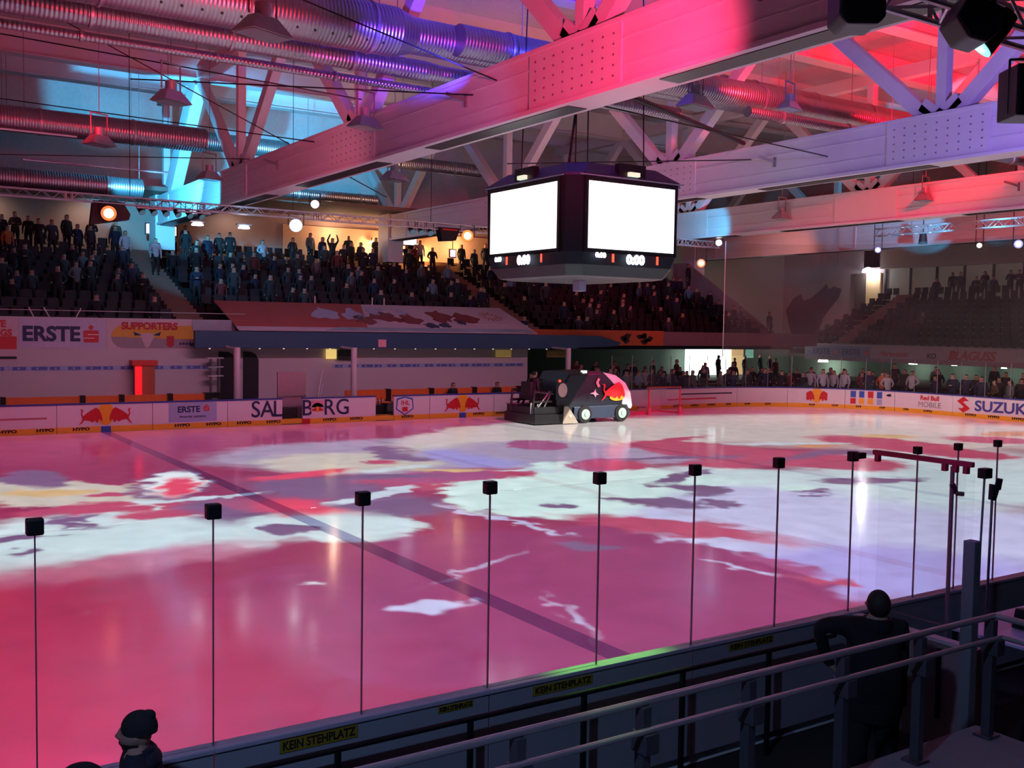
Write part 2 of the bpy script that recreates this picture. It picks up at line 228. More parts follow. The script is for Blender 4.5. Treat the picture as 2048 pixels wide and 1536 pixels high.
# ---------------------------------------------------------------- mesh helper
class MB:
    def __init__(s): s.v = []; s.f = []; s.m = []; s.mats = []
    def mi(s, m):
        if m not in s.mats: s.mats.append(m)
        return s.mats.index(m)
    def add(s, vs, fs, m=None):
        o = len(s.v); s.v += [tuple(v) for v in vs]; s.f += [tuple(i+o for i in f) for f in fs]; s.m += [s.mi(m) if m else 0]*len(fs); return s
    def box(s, x0, x1, y0, y1, z0, z1, m=None, M=None):
        vs = [Vector(p) for p in ((x0, y0, z0), (x1, y0, z0), (x1, y1, z0), (x0, y1, z0), (x0, y0, z1), (x1, y0, z1), (x1, y1, z1), (x0, y1, z1))]
        if M is not None: vs = [M @ v for v in vs]
        return s.add(vs, [(0, 3, 2, 1), (4, 5, 6, 7), (0, 1, 5, 4), (1, 2, 6, 5), (2, 3, 7, 6), (3, 0, 4, 7)], m)
    def tube(s, a, b, r, n=12, r2=None, m=None, cap=True):
        a = Vector(a); b = Vector(b); d = (b-a).normalized(); u = d.orthogonal().normalized(); v = d.cross(u); r2 = r if r2 is None else r2
        vs = [a+(u*math.cos(t)+v*math.sin(t))*r for t in [2*PI*i/n for i in range(n)]]+[b+(u*math.cos(t)+v*math.sin(t))*r2 for t in [2*PI*i/n for i in range(n)]]
        fs = [(i, (i+1) % n, n+(i+1) % n, n+i) for i in range(n)]
        if cap: fs += [tuple(range(n-1, -1, -1)), tuple(range(n, 2*n))]
        return s.add(vs, fs, m)
    def bar(s, a, b, w, h, m=None, up=(0, 0, 1)):
        a = Vector(a); b = Vector(b); d = (b-a).normalized(); upv = Vector(up)
        if abs(d.dot(upv)) > .98: upv = Vector((1, 0, 0))
        u = d.cross(upv).normalized(); v = u.cross(d).normalized()
        vs = []
        for p in (a, b):
            for su, sv in ((-1, -1), (1, -1), (1, 1), (-1, 1)): vs.append(p+u*su*w/2+v*sv*h/2)
        return s.add(vs, [(0, 1, 2, 3), (7, 6, 5, 4), (0, 4, 5, 1), (1, 5, 6, 2), (2, 6, 7, 3), (3, 7, 4, 0)], m)
    def prism(s, pts, fn, m=None, t=None):
        # pts: 2-D outline; fn(u, v, k) -> 3-D, k = 0 / 1 the two sides
        n = len(pts); vs = [fn(p[0], p[1], 0) for p in pts]+[fn(p[0], p[1], 1) for p in pts]
        return s.add(vs, [tuple(range(n)), tuple(range(2*n-1, n-1, -1))]+[(i, n+i, n+(i+1) % n, (i+1) % n) for i in range(n)], m)
    def lathe(s, prof, c=(0, 0, 0), n=20, M=None, m=None):
        vs = []; fs = []
        for r, z in prof:
            for i in range(n):
                t = 2*PI*i/n; v = Vector((r*math.cos(t), r*math.sin(t), z))
                vs.append((M @ v if M is not None else v)+Vector(c))
        for k in range(len(prof)-1):
            for i in range(n): fs.append((k*n+i, k*n+(i+1) % n, (k+1)*n+(i+1) % n, (k+1)*n+i))
        fs += [tuple(range(n-1, -1, -1)), tuple((len(prof)-1)*n+i for i in range(n))]
        return s.add(vs, fs, m)
    def build(s, name, m=None, parent=None, local=False, smooth=False, bevel=0):
        me = bpy.data.meshes.new(name); me.from_pydata(s.v, [], s.f)
        if s.mats:
            for x in s.mats: me.materials.append(x)
            for p, i in zip(me.polygons, s.m): p.material_index = i
        elif m: me.materials.append(m)
        bm = bmesh.new(); bm.from_mesh(me); bmesh.ops.recalc_face_normals(bm, faces=bm.faces)
        if bevel: bmesh.ops.bevel(bm, geom=[e for e in bm.edges if len(e.link_faces) == 2 and e.calc_face_angle(0) > .5], offset=bevel, segments=2, affect='EDGES', profile=.6)
        bm.to_mesh(me); bm.free()
        if smooth:
            for p in me.polygons: p.use_smooth = True
            try: me.set_sharp_from_angle(angle=.7)
            except Exception: pass
        return link(me, name, parent, local)
def root_of(p):
    while p.parent: p = p.parent
    return p
def link(me, name, parent=None, local=False):
    o = bpy.data.objects.new(name, me); C.objects.link(o)
    if parent:
        o.parent = parent
        if not local and parent.parent is None: o.matrix_parent_inverse = Matrix.Translation(-Vector(parent.location))
    return o
def tag(o, label, cat, group=None, kind=None):
    o['label'] = label; o['category'] = cat
    if group: o['group'] = group
    if kind: o['kind'] = kind
    return o
def struct(o, label=None):
    o['kind'] = 'structure'
    if label: o['label'] = label
    return o
def thing(name, label, cat, loc=(0, 0, 0), rz=0, group=None):
    o = bpy.data.objects.new(name, None); C.objects.link(o); o.location = loc; o.rotation_euler = (0, 0, rz)
    o.empty_display_size = .1
    return tag(o, label, cat, group)
def dup(o, loc=None, rz=None, label=None, group=None, parent=None):
    c = o.copy(); C.objects.link(c)
    if parent: c.parent = parent
    if loc is not None: c.location = loc
    if rz is not None: c.rotation_euler = (0, 0, rz)
    if label: c['label'] = label
    if group: c['group'] = group
    for ch in [x for x in SC.objects if x.parent == o]: dup(ch, parent=c)
    return c
def text(s, size, loc, rz, m, parent, name='lettering', depth=.006, bold=0, xs=1.0, align='CENTER', tilt=PI/2, shear=0):
    cu = bpy.data.curves.new(name, 'FONT'); cu.body = s; cu.size = size; cu.extrude = depth; cu.offset = bold; cu.align_x = align; cu.align_y = 'CENTER'; cu.shear = shear; cu.resolution_u = 4
    o = bpy.data.objects.new(name, cu); C.objects.link(o); dg = bpy.context.evaluated_depsgraph_get(); dg.update()
    me = bpy.data.meshes.new_from_object(o.evaluated_get(dg)); bpy.data.objects.remove(o)
    me.transform(Matrix.Translation(Vector(loc)) @ Matrix.Rotation(rz, 4, 'Z') @ Matrix.Rotation(tilt, 4, 'X') @ Matrix.Diagonal((xs, 1, 1, 1)))
    me.materials.clear(); me.materials.append(m)
    return link(me, name, parent)
# ================================================================= ice, floors, walls, roof
XE, RC = 28.4, 7.0
def rink_outline(off=0.0, n=14):
    pts = []
    r = RC+off
    for cx, cy, a0 in ((XE-RC, 30-RC, 0), (XE-RC, RC, 90)):
        for i in range(n+1):
            a = math.radians(a0+90*i/n); pts.append((cx+r*math.sin(a), cy+r*math.cos(a)))
    pts += [(-26, -off), (-26, 30+off)]
    return pts
ice = bpy.data.materials.new('ice'); ice.use_nodes = True
nt = ice.node_tree; b = nt.nodes['Principled BSDF']; b.inputs['Roughness'].default_value = .16; b.inputs['Specular IOR Level'].default_value = .40; b.inputs['IOR'].default_value = 1.31
b.inputs['Coat Weight'].default_value = 0.0; b.inputs['Coat Roughness'].default_value = .05
tc = nt.nodes.new('ShaderNodeTexCoord'); sp = nt.nodes.new('ShaderNodeSeparateXYZ'); nt.links.new(tc.outputs['Object'], sp.inputs[0])
def mnode(op, a, bb=None):
    n = nt.nodes.new('ShaderNodeMath'); n.operation = op
    for i, v in enumerate((a, bb)):
        if v is None: continue
        if isinstance(v, (int, float)): n.inputs[i].default_value = v
        else: nt.links.new(v, n.inputs[i])
    return n.outputs[0]
nz = nt.nodes.new('ShaderNodeTexNoise'); nz.inputs['Scale'].default_value = 1.3; nz.inputs['Detail'].default_value = 6; nt.links.new(tc.outputs['Object'], nz.inputs['Vector'])
mx = nt.nodes.new('ShaderNodeMix'); mx.data_type = 'RGBA'; nt.links.new(nz.outputs['Fac'], mx.inputs[0]); mx.inputs[6].default_value = (.68, .72, .74, 1); mx.inputs[7].default_value = (.86, .88, .89, 1)
cur = mx.outputs[2]
for x0, col in ((-7.05, (.22, .22, .42)), (7.05, (.30, .30, .50)), (0.0, (.62, .40, .42)), (24.4, (.6, .3, .3))):
    hw = .17 if x0 < 20 else .05
    inside = mnode('LESS_THAN', mnode('ABSOLUTE', mnode('SUBTRACT', sp.outputs[0], x0)), hw)
    m2 = nt.nodes.new('ShaderNodeMix'); m2.data_type = 'RGBA'; nt.links.new(mnode('MULTIPLY', inside, .8 if x0 < 0 else .3), m2.inputs[0]); nt.links.new(cur, m2.inputs[6]); m2.inputs[7].default_value = col+(1,); cur = m2.outputs[2]
nt.links.new(cur, b.inputs['Base Color'])
# skate scratches
nz2 = nt.nodes.new('ShaderNodeTexNoise'); nz2.inputs['Scale'].default_value = 9; nz2.inputs['Detail'].default_value = 8; nt.links.new(tc.outputs['Object'], nz2.inputs['Vector'])
bp = nt.nodes.new('ShaderNodeBump'); bp.inputs['Strength'].default_value = .04; bp.inputs['Distance'].default_value = .02; nt.links.new(nz2.outputs['Fac'], bp.inputs['Height']); nt.links.new(bp.outputs[0], b.inputs['Normal'])
rr = nt.nodes.new('ShaderNodeMapRange'); nt.links.new(nz.outputs['Fac'], rr.inputs['Value']); rr.inputs['To Min'].default_value = .06; rr.inputs['To Max'].default_value = .18; nt.links.new(rr.outputs[0], b.inputs['Roughness'])
m = MB(); pts = rink_outline(.05); m.add([(x, y, 0) for x, y in pts]+[(x, y, -.08) for x, y in pts], [tuple(range(len(pts))), tuple(range(2*len(pts)-1, len(pts)-1, -1))])
struct(m.build('ice_rink', ice), 'smooth wet ice of the rink lit by a pink and white projection')
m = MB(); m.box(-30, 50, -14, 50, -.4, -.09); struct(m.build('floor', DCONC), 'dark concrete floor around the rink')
m = MB(); m.box(-24, 13, 30.12, 33.95, -.09, 0.0); struct(m.build('floor_bench_area', DCONC), 'rubber floor of the bench area')

def tiers(m, n, y0, dy, z0, dz, x0, x1, zb):
    for k in range(n): m.box(x0, x1, y0+k*dy, y0+(k+1)*dy, zb, z0+k*dz)
# far stand, stepped; the part behind the canopy starts further back
ROWY, ROWDY, ROWZ, ROWDZ, NROW = 34.4, .95, 3.15, .345, 12
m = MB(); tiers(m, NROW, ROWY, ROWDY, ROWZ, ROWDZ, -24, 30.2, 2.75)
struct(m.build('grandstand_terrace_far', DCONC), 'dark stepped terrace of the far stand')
for ax0, ax1, nm in ((-3.0, -1.9, 'a'), (13.6, 14.9, 'b'), (30.2, 32.0, 'c')):
    m = MB()
    for k in range(NROW*2):
        m.box(ax0, ax1, ROWY+k*ROWDY/2, ROWY+(k+1)*ROWDY/2, 2.75, ROWZ+(k+1)*ROWDZ/2)
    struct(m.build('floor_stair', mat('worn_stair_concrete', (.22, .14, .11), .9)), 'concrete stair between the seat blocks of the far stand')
# standing terrace under and behind the corner and end boards
m = MB()
for k in range(5): m.box(13, 29.5+k*.9+9, 31.4+k*1.0, 32.4+k*1.0, -.1, .12+.16*k)
for k in range(6): m.box(29.6+k*.9, 30.5+k*.9, 2, 31.4, -.1, .12+.16*k)
m.box(35, 41.5, 2, 36.4, -.1, .95); m.box(13, 46, 36.4, 43, -.1, .9)
struct(m.build('floor_terrace', DCONC), 'low standing terrace behind the corner boards')
# end stand
ERX, EDX, ERZ, EDZ, EN = 36.1, .88, 2.75, .36, 10
m = MB()
for k in range(EN): m.box(ERX+k*EDX, ERX+(k+1)*EDX, 3, 38.2, ERZ-.3+k*EDZ, ERZ+k*EDZ)
struct(m.build('grandstand_terrace_end', DCONC), 'dark stepped terrace of the end stand')
m = MB()
for k in range(EN*2): m.box(ERX+k*EDX/2, ERX+(k+1)*EDX/2, 34.1+k*.07, 35.3+k*.07, ERZ, ERZ+(k+1)*EDZ/2)
struct(m.build('floor_stair', MC['worn_stair_concrete']), 'concrete stair of the end stand')
# walls
m = MB(); m.box(-24, 13.0, 34.0, 34.25, 0, 2.75, WALLW); m.box(-24, 13.0, 34.0, 34.3, 2.75, 3.9, WALLW)
struct(m.build('wall_behind_benches'), 'white wall behind the players benches')
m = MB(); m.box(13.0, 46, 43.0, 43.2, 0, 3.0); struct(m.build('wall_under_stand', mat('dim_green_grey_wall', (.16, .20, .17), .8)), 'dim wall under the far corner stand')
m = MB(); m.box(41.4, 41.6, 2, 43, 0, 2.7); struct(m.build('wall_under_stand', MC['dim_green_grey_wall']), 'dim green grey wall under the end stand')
m = MB(); m.box(-30, 45.2, 46.9, 47.2, 2, 16, WALLT); struct(m.build('wall_far', None), 'tan back wall of the far stand')
m = MB(); m.box(-30, 45, 46.7, 46.88, 10.2, 15.2); struct(m.build('wall_far_upper', mat('white_upper_wall', (.60, .58, .58), .7)), 'white upper part of the far wall under the roof')
m = MB(); m.box(45, 45.3, -14, 39.7, 2, 16, WALLP); m.box(45, 45.3, 38.3, 39.7, 8.3, 16, WALLP); m.box(45, 45.3, 39.7, 47.2, 2, 16, WALLP)
struct(m.build('wall_end', None), 'pinkish grey concrete end wall')
m = MB(); m.box(32.1, 45, 34.5, 34.75, 0, 3.0, WALLP)
m = MB()
m.prism([(34.4, 2.75), (44.9, 2.75), (44.9, 8.2), (43.6, 8.2)], lambda u, v, k: (32.0+.2*k, u, v)); struct(m.build('wall_corner_parapet', WALLP), 'sloping concrete parapet beside the corner stair')
# soffit over the back rows and roof
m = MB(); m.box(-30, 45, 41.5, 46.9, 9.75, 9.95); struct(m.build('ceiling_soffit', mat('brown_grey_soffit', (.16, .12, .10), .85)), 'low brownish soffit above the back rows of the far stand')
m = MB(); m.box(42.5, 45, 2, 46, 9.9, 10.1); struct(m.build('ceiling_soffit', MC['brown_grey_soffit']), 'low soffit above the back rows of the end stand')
DECK = wave_mat('corrugated_roof_deck', (.50, .48, .52), .6, .2, 'Y', 2.2, .8)
m = MB(); m.box(-32, 46, -14, 48, 15.3, 15.5); struct(m.build('ceiling', DECK), 'corrugated steel roof deck')
for i, y in enumerate((-0.4, 5.0, 10.4, 15.8, 21.2, 26.6, 32.0, 37.4, 42.8)):
    m = MB(); h = 1.25 if i % 2 else .8
    m.box(-30, 45, y-.22, y+.22, 15.3-h, 15.3); m.box(-30, 45, y-.34, y+.34, 15.3-h-.06, 15.3-h)
    tag(m.build('roof_purlin', STEEL, bevel=.01), 'deep white cross beam under the roof deck, %s counted from the near side' % ('first', 'second', 'third', 'fourth', 'fifth', 'sixth', 'seventh', 'eighth', 'ninth')[i], 'roof beam', 'white cross beams under the roof')

# ================================================================= roof trusses
LOW = (-0.4, 10.4, 21.2, 32.0, 42.8); UPP = (-5.8, 5.0, 15.8, 26.6, 37.4)
TR = ((-1.7, 'nearest the camera, crossing above the left of the scoreboard'), (10.4, 'second from the camera, passing just right of the scoreboard top'), (21.4, 'third from the camera, washed red'), (32.6, 'farthest, above the far end of the rink'))
for ti, (x, lab) in enumerate(TR):
    t = thing('roof_truss', 'white steel box girder truss '+lab, 'roof truss', (x, 0, 0), group='white roof trusses')
    m = MB(); hw = .30
    m.box(x-hw, x+hw, -13, 43.6, 8.42, 9.66); m.box(x-hw-.07, x+hw+.07, -13, 43.6, 9.60, 9.70); m.box(x-hw-.10, x+hw+.10, -13, 43.6, 8.34, 8.44)
    for z in (8.78, 9.30): m.box(x-hw-.025, x+hw+.025, -13, 43.6, z-.02, z+.02)
    m.build('bottom_chord', STEEL, t, bevel=.012)
    m = MB()
    for k in range(-1, 5):
        y = 5*k+2.2+10.8*0
        m.box(x-.24, x+.24, k*9+1.6, k*9+7.8, 8.325, 8.345)
    m.build('recessed_slot', BLACKP, t)
    m = MB(); m.box(x-.22, x+.22, -13, 43.6, 14.0, 14.5); m.build('upper_chord', STEEL, t, bevel=.012)
    for yl in LOW:
        m = MB()
        m.box(x-hw-.045, x+hw+.045, yl-1.6, yl+1.5, 8.45, 9.62)
        if ti == 0 or ti == 1:
            for sx in (-1, 1):
                for r in range(9):
                    for q in range(5): m.box(x+sx*(hw+.045)-.012, x+sx*(hw+.045)+.012, yl-1.4+r*.33, yl-1.36+r*.33, 8.6+q*.2, 8.64+q*.2, GREY)
                m.mats[0] = STEEL if m.mats and m.mats[0] is None else m.mats[0]
        o = m.build('gusset_plate', STEEL, t)
        if m.mats:
            o.data.materials.clear(); o.data.materials.append(STEEL); o.data.materials.append(GREY)
            for p in o.data.polygons: p.material_index = 0 if p.index < 6 else 1
        m = MB(); m.bar((x, yl, 9.6), (x, yl, 14.1), .30, .30, up=(0, 1, 0)); m.build('vertical_strut', STEEL, t, bevel=.015)
        m = MB()
        for s in (-1, 1): m.bar((x, yl, 9.62), (x, yl+s*.55, 10.02), .34, .36, up=(0, 1, 0))
        m.build('node_bracket', STEEL, t)
        for s in (-1, 1):
            yu = yl+s*5.4
            if yu > 38 and x < 0: continue
            wd = .95 if (yl > 40 and ti == 0) else .40
            m = MB(); m.bar((x, yl+s*.3, 9.55 if wd < .5 else 8.9), (x, yu-s*.1, 14.1), .34 if wd < .5 else .5, wd, up=(0, 1, 0)); m.build('diagonal_strut', STEEL, t, bevel=.015)
    m = MB(); m.box(x-.45, x+.45, 43.0, 44.2, 7.2, 9.8); m.build('end_bearing', STEEL, t)

# ================================================================= air ducts (run along the rink)
def duct(label, y, z, r, x0, x1, cone=None, holes=False, elbow=None):
    t = thing('air_duct', label, 'ventilation duct', ((x0+x1)/2, y, z))
    m = MB(); m.tube((x0, y, z), (x1, y, z), r, 32); m.build('duct_pipe', GALV, t, smooth=True)
    k = x0+1.5
    while k < x1:
        if k > -16: MB().tube((k-.03, y, z), (k+.03, y, z), r+.03, 32).build('flange', mat('duct_flange', (.42, .42, .45), .4, .8), t, smooth=True)
        k += 3.2
    if cone:
        x2, r2 = cone; m = MB(); m.tube((x1, y, z), (x1+.5, y, z), r, 32, r2=r2); m.tube((x1+.5, y, z), (x2, y, z), r2, 32); m.build('reduced_pipe', GALV, t, smooth=True)
    if holes:
        m = MB()
        for i in range(int((x1-x0)/.45)):
            for a in (-2.35, -.55):
                d = Vector((0, math.cos(a), math.sin(a))); c = Vector((x0+.2+i*.45, y, z))+d*(r-.01); m.tube(c, c+d*.02, .035, 8)
        m.build('nozzle_hole', BLACKP, t)
    k = x0+2
    while k < x1:
        if k > -16: MB().tube((k, y, z+r), (k, y, 15.3), .012, 6).build('hanger_rod', GREY, t)
        k += 5
    return t
duct('large perforated spiral duct running across the upper left, reduced after a collar', 17.3, 11.25, .62, -24, -2.6, cone=(11, .46), holes=True)
duct('medium spiral duct just below the large perforated one', 18.3, 10.68, .27, -24, -1.2, cone=(8, .22))
duct('thin long pipe crossing in front of the struts of the nearest truss', 19.4, 10.45, .11, -24, 3.0)
duct('spiral duct at mid height far left, lit blue along its edge', 33.6, 10.85, .46, -26, -2.6)
duct('dark duct low at the far left ending in a cap', 38.2, 9.38, .38, -26, -3.9)
duct('dim duct over the far stand behind the left truss', 39.6, 11.9, .40, -26, 3.0)
duct('short duct above the round bluish stage light', 40.0, 10.0, .24, 2.2, 7.8)
duct('short capped duct left above the scoreboard', 36.0, 11.3, .30, 5.2, 11.4)
duct('red lit perforated duct high on the upper right', 20.0, 12.3, .50, 11.6, 28, holes=True)
duct('grey spiral duct on the upper right with a collar before the second truss', 16.8, 11.2, .42, -1.0, 11.6, cone=(26, .30))
duct('slim glossy duct below the grey one on the upper right', 16.2, 10.55, .17, 9, 26)
for y, z, x0, x1, lab in ((30.0, 9.87, -20, -7.9, 'upper'), (34.0, 9.53, -9.0, -3.9, 'lower')):
    m = MB(); m.tube((x0, y, z), (x1, y, z), .045, 8); tag(m.build('thin_pipe', mat('pale_thin_pipe', (.5, .55, .6), .25, .8)), 'thin pipe gleaming blue at the far left, the %s of two' % lab, 'pipe')
# cable tray pipe between the first two trusses, over the scoreboard
t = MB(); t.tube((-1.4, 10.5, 8.9), (10.2, 17.5, 9.9), .07, 10); tag(t.build('support_pipe', DARK), 'dark pipe spanning between the two nearest trusses above the scoreboard', 'pipe')
# steel tension wires
WIRES = (((-9.5, 20, 13.6), (-1.9, 13.2, 9.3)), ((-12, 26, 11.9), (-2.0, 20.5, 10.2)), ((-9.8, 30, 14.2), (2.0, 27, 8.4)), ((-8, 22, 10.2), (-1.9, 14.2, 9.2)), ((-12, 33, 9.3), (-1.7, 31, 9.9)), ((-11, 36, 12), (-2, 24, 9.5)), ((-1.5, 12, 8.9), (10.2, 14, 9.0)), ((2, 19, 8.6), (10.2, 17, 9.3)))
for i, (a, c) in enumerate(WIRES):
    m = MB(); m.tube(a, c, .018, 6); tag(m.build('tension_wire', DARK), 'thin dark wire stretched between the roof steel', 'wire', 'thin wires in the roof')
# ================================================================= dasher boards
CX, CYY = XE-RC, 30-RC
def bpos(s):
    # s <= 0 .. along far side by x; returns point, angle for path parameter
    if s <= CX: return Vector((s, 30, 0)), 0.0
    L = RC*PI/2
    if s <= CX+L:
        a = (s-CX)/RC; return Vector((CX+RC*math.sin(a), CYY+RC*math.cos(a), 0)), a
    return Vector((XE, CYY-(s-CX-L), 0)), PI/2
def seg(s0, s1, step=.5):
    n = max(1, int((s1-s0)/step)) if s1 > CX else 1
    return [bpos(s0+(s1-s0)*i/n) for i in range(n+1)]
def strip(m, s0, s1, d0, d1, z0, z1, mt=None, step=.5):
    P = seg(s0, s1, step); rows = []
    for p, a in P:
        n = Vector((math.sin(a), math.cos(a), 0))
        rows.append([p+n*d0+Vector((0, 0, z0)), p+n*d1+Vector((0, 0, z0)), p+n*d1+Vector((0, 0, z1)), p+n*d0+Vector((0, 0, z1))])
    vs = [v for r in rows for v in r]; fs = [(0, 1, 2, 3), tuple(4*(len(rows)-1)+i for i in (3, 2, 1, 0))]
    for k in range(len(rows)-1):
        for i in range(4): fs.append((4*k+i, 4*k+4+i, 4*k+4+(i+1) % 4, 4*k+(i+1) % 4))
    m.add(vs, fs, mt); return m
def frame(s, z=0, d=-.012):
    p, a = bpos(s); n = Vector((math.sin(a), math.cos(a), 0))
    return Matrix.Translation(p+n*d+Vector((0, 0, z))) @ Matrix.Rotation(-a, 4, 'Z')
def ftext(s, str_, sc, z, size, mt, par, **k):
    p, a = bpos(s); n = Vector((math.sin(a), math.cos(a), 0)); return text(str_, size, p+n*(-.012)+Vector((0, 0, z)), -a, mt, par, **k)
def flat(name, pts, M, mt, par, th=.006, off=0.0):
    m = MB(); m.prism(pts, lambda u, v, k: M @ Vector((u, -off-th*k, v))); return m.build(name, mt, par)
def circ(r, cx=0, cz=0, n=28, sx=1): return [(cx+r*sx*math.cos(2*PI*i/n), cz+r*math.sin(2*PI*i/n)) for i in range(n)]
BULL = [(335,190),(375,215),(400,260),(412,300),(408,328),(392,322),(380,308),(362,318),(352,345),(330,332),(322,312),(300,335),(275,330),(262,322),(215,315),(190,312),(165,340),(120,360),(150,330),(170,300),(160,278),(150,262),(150,240),(158,218),(130,203),(170,206),(176,225),(164,245),(168,262),(180,272),(200,255),(260,222)]
BULL = [((x-455)/292, (262-y)/292) for x, y in BULL]
def bulls(M, par, s=1.0):
    flat('sun_emblem', circ(.38*s, 0, .02*s, sx=.74), M, YELP, par)
    for sg in (-1, 1): flat('bull_emblem', [(-sg*u*s*.76, v*s) for u, v in BULL], M, REDP, par, off=.006)
def erste(M_s, par, x, z, h, txtm=NAVY, s_only=False, rz=0):
    pass
def slogo(M, par, s):
    # rounded block with a dot above and two cuts
    r = .12*s; pts = []
    for cx, cz, a0 in ((.5*s-r, .42*s-r, 0), (-.5*s+r, .42*s-r, 90), (-.5*s+r, -.42*s+r, 180), (.5*s-r, -.42*s+r, 270)):
        pts += [(cx+r*math.cos(math.radians(a0+i*22.5)), cz+r*math.sin(math.radians(a0+i*22.5))) for i in range(5)]
    flat('s_emblem', pts, M, REDP, par); flat('dot_emblem', circ(.16*s, 0, .62*s, 16), M, REDP, par)
    flat('emblem_cut', [(-.22*s, .10*s), (.5*s, .10*s), (.5*s, .15*s), (-.22*s, .15*s)], M, WHITE, par, off=.006); flat('emblem_cut', [(-.5*s, -.15*s), (.22*s, -.15*s), (.22*s, -.10*s), (-.5*s, -.10*s)], M, WHITE, par, off=.006)
def board(s0, s1, label, kick=True):
    p, a = bpos((s0+s1)/2)
    t = thing('dasher_board', label, 'rink board', p, group=None)
    strip(MB(), s0+.01, s1-.01, 0, .08, 0, .95).build('board_panel', WHITE, t)
    strip(MB(), s0, s1, -.03, .14, .95, 1.0).build('cap_rail', BLUEP, t)
    strip(MB(), s0+.01, s1-.01, -.012, 0, 0, .2).build('kick_plate', YELL, t)
    k = math.ceil(s0/1.12)*1.12
    while k < s1-.28:
        if k > s0+.28 and not any(abs(k-q) < .4 for q in (-7.05, 0, 7.05)):
            ftext(k, 'HYPO', 1, .125, .135, BLACKI, t, name='kick_plate_lettering', bold=.008, xs=1.5)
        k += 1.12
    return t
def tick(t, s, mt): strip(MB(), s-.16, s+.16, -.018, -.012, 0, .2).build('line_marking', mt, t)
t = board(-24, -8.6, 'plain white rink board with a faint red stripe at the left of the photo')
strip(MB(), -11.5, -8.9, -.006, 0, .50, .56).build('red_stripe', mat('faded_red_print', (.45, .16, .18), .5), t)
t = board(-8.6, -5.5, 'rink board with two red bulls and a yellow sun, left of the players bench'); bulls(frame(-7.05, .60), t, 1.0); tick(t, -7.05, BLUI)
t = board(-5.5, -2.85, 'rink board with the small ERSTE logo on a pale blue panel')
strip(MB(), -4.95, -3.25, -.006, 0, .24, .92).build('pale_blue_panel', LBLU, t)
ftext(-4.25, 'ERSTE', 1, .68, .30, NAVY, t, bold=.008, name='erste_lettering'); slogo(frame(-3.62, .70, -.014), t, .20); ftext(-4.1, 'SPARKASSE  SALZBURG', 1, .42, .09, NAVY, t, name='small_lettering')
t = board(-2.85, -.77, 'rink board with the dark letters SAL, left of the open gate')
for x, ch in ((-1.80, 'S'), (-1.36, 'A'), (-.965, 'L')): ftext(x, ch, 1, .58, .86, NAVY, t, name='letter', bold=.004, xs=.95)
t = board(0.02, 3.08, 'rink board with the dark letters B, R and G around a bull crest')
for x, ch in ((.20, 'B'), (1.10, 'R'), (1.66, 'G')): ftext(x, ch, 1, .58, .86, NAVY, t, name='letter', bold=.004, xs=.95)
flat('crest_disc', circ(.27), frame(.62, .52, -.014), WHITE, t); flat('crest_panel', [(-.26, .1), (.26, .1), (.26, .36), (-.26, .36)], frame(.62, .52, -.014), mat('pink_print', (.7, .3, .36), .5), t); bulls(frame(.62, .54, -.022), t, .30)
tick(t, 0.16, REDP)
t = board(3.87, 5.5, 'rink board with the red and blue EIHL style shield crest right of the second gate')
t['label'] = 'rink board with a red and blue shield crest beside the second gate'
flat('shield_emblem', [(-.36, .30), (0, .38), (.36, .30), (.40, -.12), (0, -.38), (-.40, -.12)], frame(4.35, .56), BLUI, t)
flat('shield_field', [(-.31, .25), (0, .33), (.31, .25), (.35, -.10), (0, -.32), (-.35, -.10)], frame(4.35, .56, -.02), WHITE, t)
ftext(4.37, 'IHL', 1, .68, .26, REDP, t, bold=.006, name='shield_lettering').location = (0, -.012, 0)
flat('shield_patch', [(-.12, -.22), (.12, -.22), (.12, -.04), (-.12, -.04)], frame(4.35, .56, -.028), REDP, t)
t = board(5.5, 8.6, 'rink board with two red bulls and a yellow sun, left of the ice resurfacer'); bulls(frame(7.05, .60), t, 1.0); tick(t, 7.05, BLUI)
t = board(8.6, 14, 'white rink board behind the ice resurfacer')
strip(MB(), 9.2, 13.2, -.006, 0, .5, .56).build('red_stripe', MC['faded_red_print'], t)
t = board(14, 18.0, 'white rink board behind the goal leaning at the boards')
S0 = CX
t = board(18.0, S0+1.5, 'curving rink board with a long red and a long dark streak')
m = MB()
strip(MB(), 18.4, S0+.2, -.006, 0, .42, .48).build('red_streak', REDP, t); strip(MB(), 19.2, S0+1.2, -.006, 0, .66, .72).build('dark_streak', NAVY, t)
t = board(S0+1.5, S0+4.2, 'plain curving rink board in the far corner')
t = board(S0+4.2, S0+7.0, 'curving rink board with two red bulls and a yellow sun in the far corner'); bulls(frame(S0+5.65, .60), t, 1.0)
t = board(S0+7.0, S0+9.4, 'curving rink board with four coloured upright bars')
for i, (c1, c2) in enumerate(((BLUI, REDP), (BLUI, YELP), (REDP, YELP), (BLUI, LBLU))):
    for z0, z1, c in ((.58, .90, c1), (.26, .54, c2)): strip(MB(), S0+7.25+i*.42, S0+7.52+i*.42, -.006, 0, z0, z1).build('colour_bar', c, t)
flat('small_emblem', [(-.14, 0), (-.04, .07), (.10, .09), (.14, -.03), (0, -.05)], frame(S0+9.1, .74), BLACKI, t)
t = board(S0+9.4, S0+12.4, 'rink board with the red and grey MOBILE lettering')
GREYP = mat('grey_print', (.30, .26, .28), .5, noise=0)
ftext(S0+11.2, 'Red Bull', 1, .74, .30, REDP, t, bold=.008, name='red_lettering'); ftext(S0+11.2, 'MOBILE', 1, .42, .36, GREYP, t, name='grey_lettering')
t = board(S0+12.4, S0+17.5, 'rink board with the red S emblem and the dark blue word SUZUKI')
K = .36
